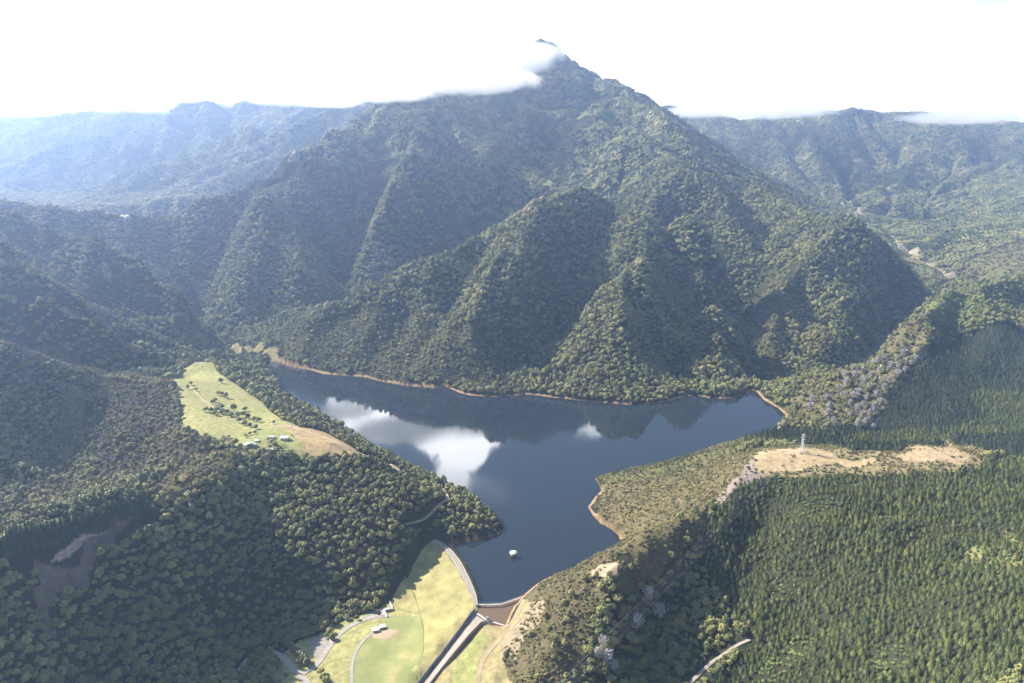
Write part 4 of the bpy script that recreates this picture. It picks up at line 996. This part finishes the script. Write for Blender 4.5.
gt = MB(); c = Vector(PZ(487.5,620.5,0)); gt.box((c.x, c.y, 1.3), (2.0, 3.2, 5.0), .5); gt.box((c.x, c.y, 4.0), (2.6, 3.8, .4), .5); gt.box((c.x+1.1, c.y-1.7, .6), (1.2, 3.0, 3.0), .5); gt.build('pier', M['darkcrete'], sway, loc=sway.location)
# footbridge over the spillway mouth
bp = [PZ(*p) for p in [(479,604.5,2.6),(487,604.6,2.6),(501,604,2.6),(512,600.5,2.6),(524,596.5,2.6)]]
fb = empty('footbridge', bp[0]); tag(fb, 'slim pale footbridge crossing the spillway mouth to the right bank', 'footbridge')
mb = MB(); mb.ribbon(bp, .9, .35); mb.build('deck', M['concrete'], fb, loc=fb.location)
for s_ in (-.85, .85):
    mb = MB(); q = []
    for i, p in enumerate(bp): a = bp[max(0,i-1)]; b_ = bp[min(4,i+1)]; dx, dy = b_[0]-a[0], b_[1]-a[1]; m_ = math.hypot(dx, dy); q.append((p[0] - dy/m_*s_, p[1] + dx/m_*s_, p[2] + 1.1))
    mb.path(q, [.07]*5, 5)
    for a, b_ in zip(q[:-1], q[1:]):
        for t in (0, .33, .67): mb.tube([a[i] + (b_[i]-a[i])*t for i in range(3)], [a[0] + (b_[0]-a[0])*t, a[1] + (b_[1]-a[1])*t, a[2] - 1.1], .05, .05, 4)
    mb.build('railing', M['steel'], fb, loc=fb.location)
for p in bp[1:4]: mb = MB(); mb.box((p[0], p[1], .1), (.7, .7, 4.6)); mb.build('pier', M['concrete'], fb, loc=fb.location)

# intake tower in the lake
tc = Vector(PZ(513.5,556.5,0)); tw = empty('intake_tower', tc); tag(tw, 'round intake tower with a cream domed roof standing alone in the lake', 'intake tower')
mb = MB().lathe([(2.1,-5),(2.1,2.2),(2.5,2.6)], 20, tc); mb.build('shaft', M['darkcrete'], tw, loc=tc)
mb = MB().lathe([(3.9,2.6),(4.0,3.1),(3.5,3.1),(3.4,5.0),(3.5,5.0)], 20, tc); mb.build('valve_room', M['concrete'], tw, loc=tc)
mb = MB().lathe([(4.6,5.0),(4.7,5.4),(3.4,6.4),(1.6,7.1),(.3,7.4)], 20, tc); mb.build('roof', M['towerroof'], tw, loc=tc)
for k in range(6):
    a = k * math.pi / 3; mb = MB(); mb.box((tc.x + 3.46*math.cos(a), tc.y + 3.46*math.sin(a), 4.1), (.12, 1.1, .8), a); mb.build('window', M['glass'], tw, loc=tc)
mb = MB().lathe([(.5,7.3),(.45,8.0),(.1,8.3)], 8, tc); mb.build('vent', M['concrete'], tw, loc=tc)

# ------------------------------------------------------------------ roads
def road(name, pts, w, mat, label=None, off=.45):
    q = []
    for a, b in zip(pts[:-1], pts[1:]):
        n = max(1, int(np.hypot(*(np.array(b) - a)) / 4)); q += [np.array(a) + (np.array(b) - a) * k / n for k in range(n)]
    q.append(np.array(pts[-1])); q = np.array(q)
    for _ in range(3): q[1:-1] = (q[:-2] + q[1:-1] * 2 + q[2:]) / 4
    d = np.gradient(q, axis=0); nrm = np.c_[-d[:,1], d[:,0]] / np.hypot(d[:,0], d[:,1])[:, None]
    hh = np.max([hgrid(q[:,0] + nrm[:,0]*s_*w, q[:,1] + nrm[:,1]*s_*w) for s_ in (-1, -.5, 0, .5, 1)], axis=0) * .5 + hgrid(q[:,0], q[:,1]) * .5
    for _ in range(2): hh[1:-1] = (hh[:-2] + hh[1:-1]*2 + hh[2:]) / 4
    mb = MB().ribbon([(a[0], a[1], z + off) for a, z in zip(q, hh)], w, 1.2); o = mb.build(name, mat); tag(o, kind='structure'); return o
road('access_road', ROADS['access'], 2.6, M['asphalt']); road('valley_road', ROADS['valley'], 2.9, M['asphalt'], off=.5)
road('footpath', ROADS['path'], 1.5, M['asphalt']); road('spillway_track', ROADS['spill'], 2.0, M['dirt'])
road('farm_track', FARMROADS[0], 2.2, M['dirt']); road('paddock_track', FARMROADS[1], 1.2, M['dirt'], off=.3)
road('forest_track', TRACKS[0], 1.8, M['gravel']); road('bank_track', TRACKS[1], 2.4, M['dirt'])
pk = drape('gravel_bay', world_poly([(308,640),(315,637),(324,636),(332,643),(325,653),(319,661),(313,655)]), M['gravel'], .3, 3, 1); tag(pk, kind='structure')
pk = drape('gravel_apron', world_poly([(362,617),(372,613),(384,608.5),(387,610),(388,617),(378,618.5),(366,621)]), M['gravel'], .3, 3, 1); tag(pk, kind='structure')
pk = drape('dirt_yard', world_poly([(371,635),(378,631),(392,629),(400,631),(396,637),(385,640),(375,639)]), M['dirt'], .24, 3, .5); tag(pk, kind='structure')
# fence lines / kerb wall at the apron
# ------------------------------------------------------------------ buildings
def house(name, px, size, rz, rise, wallm, roofm, label, cat, group=None, hip=False, base=2.6, wins=4, lean=False):
    p = hit(px[0], px[1])[0]; g = empty(name, (p[0], p[1], p[2]), rz); tag(g, label, cat, group); lx, ly = size; h = base
    MB().box((0, 0, h/2 - .6), (lx, ly, h + 1.2)).build('wall', wallm, g)
    e = .5; x0, y0 = lx/2 + e, ly/2 + e; k = (ly/2 if hip else 0)
    if lean: rf = MB().add([(-x0,-y0,h),(x0,-y0,h),(x0,y0,h+rise),(-x0,y0,h+rise),(-x0,-y0,h+.2),(x0,-y0,h+.2),(x0,y0,h+rise+.2),(-x0,y0,h+rise+.2)], [(0,3,2,1),(4,5,6,7),(0,1,5,4),(1,2,6,5),(2,3,7,6),(3,0,4,7)])
    else:
        rf = MB().add([(-x0,-y0,h),(x0,-y0,h),(x0,y0,h),(-x0,y0,h),(-x0+k,0,h+rise),(x0-k,0,h+rise)], [(0,1,5,4),(2,3,4,5),(1,2,5),(3,0,4),(0,3,2,1)])
    rf.build('roof', roofm, g)
    for i in range(wins):
        xx = -lx/2 + lx * (i + .5) / wins
        f = MB().box((xx, -ly/2 - .03, h*.55), (lx/wins*.5, .08, 1.1)).build('window', M['wall'], g); MB().box((xx, -ly/2 - .08, h*.55), (lx/wins*.42, .04, .95)).build('pane', M['glass'], f)
    MB().box((lx/2 + .03, 0, 1.0), (.08, 1.0, 2.0)).build('door', M['brownwall'], g)
    return g
house('farmhouse', (250,446), (15,8), R(-8), 2.4, M['wall'], M['white'], 'long white roofed farmhouse at the left of the hilltop buildings', 'house', hip=True, wins=5)
house('barn', (284.5,439.5), (9.5,7), R(8), 1.8, M['wall'], M['white'], 'bright white roofed barn at the right of the hilltop buildings', 'barn', wins=2, base=3.4)
house('shed', (272,438), (8,4.5), R(-12), .9, M['greyroof'], M['greyroof'], 'low grey roofed shed behind the driveway of the farm', 'shed', wins=1, base=2.2)
house('cottage', (272.5,450.5), (6,5), R(10), 1.4, M['wall'], M['white'], 'small pale cottage half hidden in trees between farmhouse and barn', 'cottage', wins=2)
house('garage', (257,441.5), (4.5,4), R(0), .8, M['wall'], M['white'], 'tiny white garage behind the farmhouse', 'garage', wins=1, base=2.2)
house('utility_building', (375.5,631.5), (6.5,4.5), R(18), .5, M['wall'], M['white'], 'white flat roofed utility building on the lawn below the dam', 'building', wins=2, base=2.8, lean=True)
house('pump_shed', (382.5,628.5), (5,4), R(18), .6, M['brownwall'], M['white'], 'brown walled shed beside the white utility building', 'shed', wins=1, base=2.8, lean=True)
vh = house('valve_house', (389,610.5), (8,2.6), R(14), .4, M['concrete'], M['concrete'], 'small concrete valve house at the foot of the dam face', 'valve house', wins=2, base=2.4, lean=True)
for pl, lab in (([(384,610),(385,613.5),(387,617.5)], 'short pale retaining wall below the valve house'), ([(389.5,602),(391,605.5),(392.5,608)], 'short pale retaining wall above the valve house')):
    q = hit([a[0] for a in pl], [a[1] for a in pl]); o = MB().ribbon([tuple(p + (0,0,1.8)) for p in q], .5, 3).build('retaining_wall', M['white'], None, loc=tuple(q[1])); tag(o, lab, 'retaining wall')
q = hit([324,329,333], [635,640,644]); o = MB().ribbon([tuple(p + (0,0,1.3)) for p in q], .4, 2.4).build('fence', M['wall'], None, loc=tuple(q[1])); tag(o, 'pale timber fence at the edge of the gravel bay', 'fence')
# cars
def car(px, rz, body, label, group=None):
    p = hit(px[0], px[1])[0]; g = empty('parked_car', (p[0], p[1], p[2] + .45), rz); tag(g, label, 'car', group)
    mb = MB(); prof = [(-2.2,.35),(-2.2,.85),(-1.9,.95),(1.1,.95),(2.1,.8),(2.2,.4)]
    vs = [(x, -.85, z) for x, z in prof] + [(x, .85, z) for x, z in prof]; k = len(prof)
    mb.add(vs, [tuple(range(k)), tuple(reversed(range(k, 2*k)))] + [(i, i+k, (i+1) % k + k, (i+1) % k) for i in range(k)]).build('body', body, g)
    prof = [(-1.8,.96),(-1.5,1.45),(.2,1.48),(.95,.96)]; k = 4
    vs = [(x, -.74, z) for x, z in prof] + [(x, .74, z) for x, z in prof]
    MB().add(vs, [tuple(range(k)), tuple(reversed(range(k, 2*k)))] + [(i, i+k, (i+1) % k + k, (i+1) % k) for i in range(k)]).build('window', M['glass'], g)
    for a in (-1.35, 1.35):
        for b in (-.82, .82): MB().tube((a, b - .1, .32), (a, b + .1, .32), .32, .32, 12).build('wheel', M['rubber'], g)
car((284.5,674), R(20), M['carpaint_d'], 'dark car parked on the grass nearer the trees', None); car((286.5,676.5), R(25), M['carpaint_d'], 'dark car parked on the grass nearer the road', None)
car((379,614.5), R(60), M['carpaint_d'], 'dark car parked on the gravel apron near the valve house'); car((347,620), R(15), M['carpaint_w'], 'white car parked in the shade beside the access road')
# pylons
def pylon(px, h, label, rz=0):
    p = hit(px[0], px[1])[0]; g = empty('power_pylon', tuple(p), rz); tag(g, label, 'pylon', None); mb = MB(); w0, w1 = h*.11, h*.025; r = max(.14, h * .009)
    cs = [(-1,-1),(1,-1),(1,1),(-1,1)]
    for a, b in cs: mb.tube((a*w0, b*w0, -.5), (a*w1, b*w1, h*.62), r, r*.7, 4); mb.tube((a*w1, b*w1, h*.62), (a*w1*.6, b*w1*.6, h), r*.7, r*.5, 4)
    lv = [0, .2, .37, .5, .62, .75, .88, 1]
    for i in range(7):
        f = lambda t: w0 + (w1 - w0) * t/.62 if t < .62 else w1 * (1 - .4*(t-.62)/.38)
        a0, a1 = f(lv[i]), f(lv[i+1])
        for k in range(4):
            c0, c1 = cs[k], cs[(k+1) % 4]; mb.tube((c0[0]*a0, c0[1]*a0, h*lv[i]), (c1[0]*a1, c1[1]*a1, h*lv[i+1]), r*.5, r*.5, 3); mb.tube((c1[0]*a0, c1[1]*a0, h*lv[i]), (c0[0]*a1, c0[1]*a1, h*lv[i+1]), r*.5, r*.5, 3)
    mb.build('tower', M['steel'], g)
    for t, L in ((.68, .17), (.82, .21), (.95, .15)):
        mb = MB()
        for s_ in (-1, 1):
            for y in (-1, 1): mb.tube((0, y*w1, h*t), (s_*h*L, 0, h*(t-.005)), r*.8, r*.5, 4)
            mb.tube((0, 0, h*(t+.06)), (s_*h*L, 0, h*t), r*.6, r*.5, 4)
        ca_ = mb.build('crossarm', M['steel'], g)
        for s_ in (-1, 1): MB().tube((s_*h*L, 0, h*t), (s_*h*L, 0, h*(t-.05)), r*.9, r*.6, 5).build('insulator', M['glass'], ca_)
    return p
pA = pylon((802,452.5), 24, 'lattice steel power pylon standing on the cleared tan ridge', R(30))
pB = pylon((898,250), 34, 'distant lattice pylon beside the track in the far valley')
pC = pylon((292.5,430), 11, 'small grey lattice pylon on the crest behind the farm')
pD = pylon((470,800), 24, 'lattice steel pylon below the spillway hill', R(30))
mb = MB(); A_ = Vector(pA); D_ = Vector(pD); di = (D_ - A_).normalized(); sd_ = Vector((-di.y, di.x, 0)).normalized()
for k, (h_, off) in enumerate(((16,-4),(16,4),(19.5,-5),(19.5,5),(22.5,-3.5),(22.5,3.5))):
    P_ = [A_ + (D_ - A_) * t + sd_ * off + Vector((0, 0, h_ - 60 * t * (1-t) * .35)) for t in np.linspace(0, 1, 24)]; mb.path([tuple(p) for p in P_], [.03]*24, 4)
o = mb.build('power_line', M['wire'], None, loc=tuple(pA)); tag(o, 'six thin power wires running down across the dark slope from the ridge pylon', 'power line')

# ------------------------------------------------------------------ camera, sun, sky, air
cd = bpy.data.cameras.new('camera'); cam = bpy.data.objects.new('camera', cd); link(cam); scene.camera = cam
cd.sensor_width = 36; cd.lens = 36 * F / W; cd.clip_end = 60000; cd.clip_start = 1
cam.location = (0, 0, CAMZ); cam.rotation_euler = (R(90) - PITCH, 0, 0)
AZ, EL = R(66), R(37)
sdir = Vector((-math.sin(AZ) * math.cos(EL), math.cos(AZ) * math.cos(EL), math.sin(EL)))
sl = bpy.data.lights.new('sun', 'SUN'); sl.energy = 5; sl.angle = R(.5); sl.color = (1, .92, .78); so = link(bpy.data.objects.new('sun', sl))
so.rotation_euler = sdir.to_track_quat('Z', 'Y').to_euler()
w = bpy.data.worlds.new('World'); scene.world = w; w.use_nodes = True; nt = w.node_tree; bg = nt.nodes['Background']
sky = nd(nt, 'ShaderNodeTexSky', sky_type='NISHITA'); sky.sun_disc = False; sky.sun_elevation = EL; sky.sun_rotation = -AZ; sky.altitude = 600; sky.air_density = 1.0; sky.dust_density = 1.2; sky.ozone_density = 1.5
def mth(op, a, b=None, c=None, clamp=False):
    n_ = nd(nt, 'ShaderNodeMath', operation=op); n_.use_clamp = clamp
    for i, q in enumerate((a, b, c)):
        if q is None: continue
        if isinstance(q, (int, float)): n_.inputs[i].default_value = q
        else: nt.links.new(q, n_.inputs[i])
    return n_.outputs[0]
tcn = nd(nt, 'ShaderNodeTexCoord'); sx = nd(nt, 'ShaderNodeSeparateXYZ'); nt.links.new(tcn.outputs['Generated'], sx.inputs[0])
yy = mth('MAXIMUM', sx.outputs[1], .05); Pu = mth('DIVIDE', sx.outputs[0], yy); Pv = mth('DIVIDE', sx.outputs[2], yy)
cb = nd(nt, 'ShaderNodeCombineXYZ'); nt.links.new(Pu, cb.inputs[0]); nt.links.new(Pv, cb.inputs[1])
def wnoise(scale, detail=6, off=0, rough=.6):
    mp = nd(nt, 'ShaderNodeMapping'); mp.inputs['Location'].default_value = (off, off*.7, off*.3); nt.links.new(cb.outputs[0], mp.inputs[0])
    n_ = nd(nt, 'ShaderNodeTexNoise'); n_.inputs['Scale'].default_value = scale; n_.inputs['Detail'].default_value = detail; n_.inputs['Roughness'].default_value = rough; nt.links.new(mp.outputs[0], n_.inputs['Vector']); return n_.outputs['Fac']
nA = wnoise(9, 7, 3.1); nB = wnoise(9, 7, 8.4)
Pu2 = mth('ADD', Pu, mth('MULTIPLY', mth('SUBTRACT', nA, .5), .2)); Pv2 = mth('ADD', Pv, mth('MULTIPLY', mth('SUBTRACT', nB, .5), .15))
ell = None
for (cx, cy, rx, ry, k) in [(385,408,48,22,1),(425,425,48,30,1),(462,440,42,34,1),(456,472,20,20,.9),(500,432,20,12,.8),(345,400,22,14,.8),(565,419,14,5,.8),(270,368,14,8,.8),(494,492,14,14,.25),(640,500,30,10,.15)]:
    a, b = ray(cx, cy); b = -b; a2, _ = ray(cx + rx, cy); _, b2 = ray(cx, cy + ry)
    d2 = mth('ADD', mth('POWER', mth('ABSOLUTE', mth('DIVIDE', mth('SUBTRACT', Pu2, a), abs(a2 - a))), 2), mth('POWER', mth('ABSOLUTE', mth('DIVIDE', mth('SUBTRACT', Pv2, b), abs(-b2 - b))), 2))
    e = mth('MULTIPLY', mth('MULTIPLY', mth('SUBTRACT', 1.1, d2), 3.2, clamp=True), k, clamp=True)
    ell = e if ell is None else mth('MAXIMUM', ell, e)
# bank of white cloud low over the ranges, breaking up to blue above
edge = mth('SUBTRACT', mth('SUBTRACT', .255, mth('MULTIPLY', Pu, .09)), mth('MULTIPLY', mth('SUBTRACT', nA, .5), .12))
deck = mth('MULTIPLY', mth('SUBTRACT', edge, Pv), 9, clamp=True)
nC = wnoise(3.2, 5, 20); shade = mth('ADD', .62, mth('MULTIPLY', wnoise(11, 6, 5), .75))
cloud = mth('MAXIMUM', ell, deck, clamp=True)
mix = nd(nt, 'ShaderNodeMix', data_type='RGBA'); nt.links.new(cloud, mix.inputs[0])
sc = nd(nt, 'ShaderNodeVectorMath', operation='SCALE'); nt.links.new(sky.outputs[0], sc.inputs[0]); sc.inputs['Scale'].default_value = 1
CLOUDW = 16.0
cc_ = nd(nt, 'ShaderNodeCombineColor'); s2 = mth('MULTIPLY', mth('ADD', shade, mth('MULTIPLY', ell, 3.2)), CLOUDW)
nt.links.new(s2, cc_.inputs[0]); nt.links.new(s2, cc_.inputs[1]); nt.links.new(s2, cc_.inputs[2])
nt.links.new(sc.outputs[0], mix.inputs[6]); nt.links.new(cc_.outputs[0], mix.inputs[7]); nt.links.new(mix.outputs[2], bg.inputs['Color']); bg.inputs['Strength'].default_value = .055
# haze: one closed box of even air
HAZE = True
if HAZE:
    hb = MB().box((0, 4900, 510), (17600, 10700, 1180)).build('haze', None); tag(hb, 'pale blue haze filling the valley air', 'haze', kind='stuff')
    m = bpy.data.materials.new('haze_air'); m.use_nodes = True; t = m.node_tree; t.nodes.clear(); out = t.nodes.new('ShaderNodeOutputMaterial'); pv = t.nodes.new('ShaderNodeVolumePrincipled')
    pv.inputs['Color'].default_value = (.48,.65,1,1); pv.inputs['Density'].default_value = 1.12e-4; pv.inputs['Anisotropy'].default_value = .7; t.links.new(pv.outputs[0], out.inputs['Volume']); hb.data.materials.append(m)
# cloud caps on the summits
def cloud_body(name, c, r, seed, label, dens=.03, sc_=2.2):
    v, f = ico(4); g = np.random.default_rng(seed); vs = v * np.array(r); me = bpy.data.meshes.new(name); me.from_pydata([tuple(p) for p in vs], [], f); o = link(bpy.data.objects.new(name, me)); o.location = c
    tag(o, label, 'cloud', None)
    m = bpy.data.materials.new('cloud_vapour'); m.use_nodes = True; t = m.node_tree; t.nodes.clear(); out = t.nodes.new('ShaderNodeOutputMaterial'); pv = t.nodes.new('ShaderNodeVolumePrincipled')
    tc = t.nodes.new('ShaderNodeTexCoord'); dv = t.nodes.new('ShaderNodeVectorMath'); dv.operation = 'DIVIDE'; dv.inputs[1].default_value = r; t.links.new(tc.outputs['Object'], dv.inputs[0])
    ln = t.nodes.new('ShaderNodeVectorMath'); ln.operation = 'LENGTH'; t.links.new(dv.outputs[0], ln.inputs[0])
    mp = t.nodes.new('ShaderNodeVectorMath'); mp.operation = 'SCALE'; mp.inputs['Scale'].default_value = sc_ / 250; t.links.new(tc.outputs['Object'], mp.inputs[0])
    no = t.nodes.new('ShaderNodeTexNoise'); no.noise_dimensions = '4D'; no.inputs['W'].default_value = seed; no.inputs['Scale'].default_value = 1; no.inputs['Detail'].default_value = 7; no.inputs['Roughness'].default_value = .65; t.links.new(mp.outputs[0], no.inputs['Vector'])
    def mm(op, a, b, cl=False):
        q = t.nodes.new('ShaderNodeMath'); q.operation = op; q.use_clamp = cl
        for i, z in enumerate((a, b)):
            if isinstance(z, (int, float)): q.inputs[i].default_value = z
            else: t.links.new(z, q.inputs[i])
        return q.outputs[0]
    fall = mm('SUBTRACT', 1.0, ln.outputs['Value'], True)
    dn = mm('MULTIPLY', mm('ADD', mm('MULTIPLY', fall, 2.3), mm('MULTIPLY', mm('SUBTRACT', no.outputs['Fac'], .5), 4.0)), 1.0)
    dn = mm('MULTIPLY', mm('MULTIPLY', mm('SUBTRACT', dn, .15), 1.8, True), mm('MULTIPLY', fall, 4, True))
    t.links.new(mm('MULTIPLY', dn, dens), pv.inputs['Density']); pv.inputs['Color'].default_value = (1,1,1,1); pv.inputs['Anisotropy'].default_value = .5
    t.links.new(pv.outputs[0], out.inputs['Volume']); me.materials.append(m); return o
CLOUDS = True
if CLOUDS:
    for (px, py, Y, rx, ry, rz, sd, lab) in [
        (462,80,3250,400,170,72,1,'thick white cloud cap hiding the left shoulder of the main peak'),
        (518,58,3450,200,150,95,2,'bright cloud wrapped round the summit of the main peak'),
        (385,90,3050,270,150,55,3,'ragged thin cloud along the ridge left of the peak'),
        (330,100,3150,170,120,38,9,'thin torn wisp of cloud low on the left shoulder ridge'),
        (700,112,5000,330,200,50,10,'short wisp of cloud where the right range meets the main peak'),
        (548,58,3560,120,100,80,7,'small wisp drifting off the right side of the summit'),
        (300,93,5200,560,300,110,4,'pale cloud bank resting on the far left range'),
        (150,100,5900,1000,300,120,8,'low cloud bank over the leftmost far range'),
        (770,110,5200,560,260,75,5,'low white cloud along the far right range'),
        (960,118,5000,500,260,50,6,'thin flat cloud on the right end of the far range')]:
        cloud_body('cloud', PY(px, py, stretch(Y)), (rx, ry, rz), sd, lab, .016 if Y < 4500 else .008, 3.4 if Y < 4500 else 2.4)
scene.view_settings.view_transform = 'Standard'; scene.view_settings.look = 'None'; scene.view_settings.exposure = 1.6; scene.view_settings.gamma = 1
scene.render.engine = 'CYCLES'
cy = scene.cycles; cy.max_bounces = 48; cy.diffuse_bounces = 2; cy.glossy_bounces = 2; cy.transmission_bounces = 2; cy.volume_bounces = 44; cy.transparent_max_bounces = 8
cy.volume_step_rate = 1.0; cy.volume_max_steps = 256; cy.use_denoising = True; cy.caustics_reflective = False; cy.caustics_refractive = False
try: cy.denoiser = 'OPENIMAGEDENOISE'
except Exception: pass
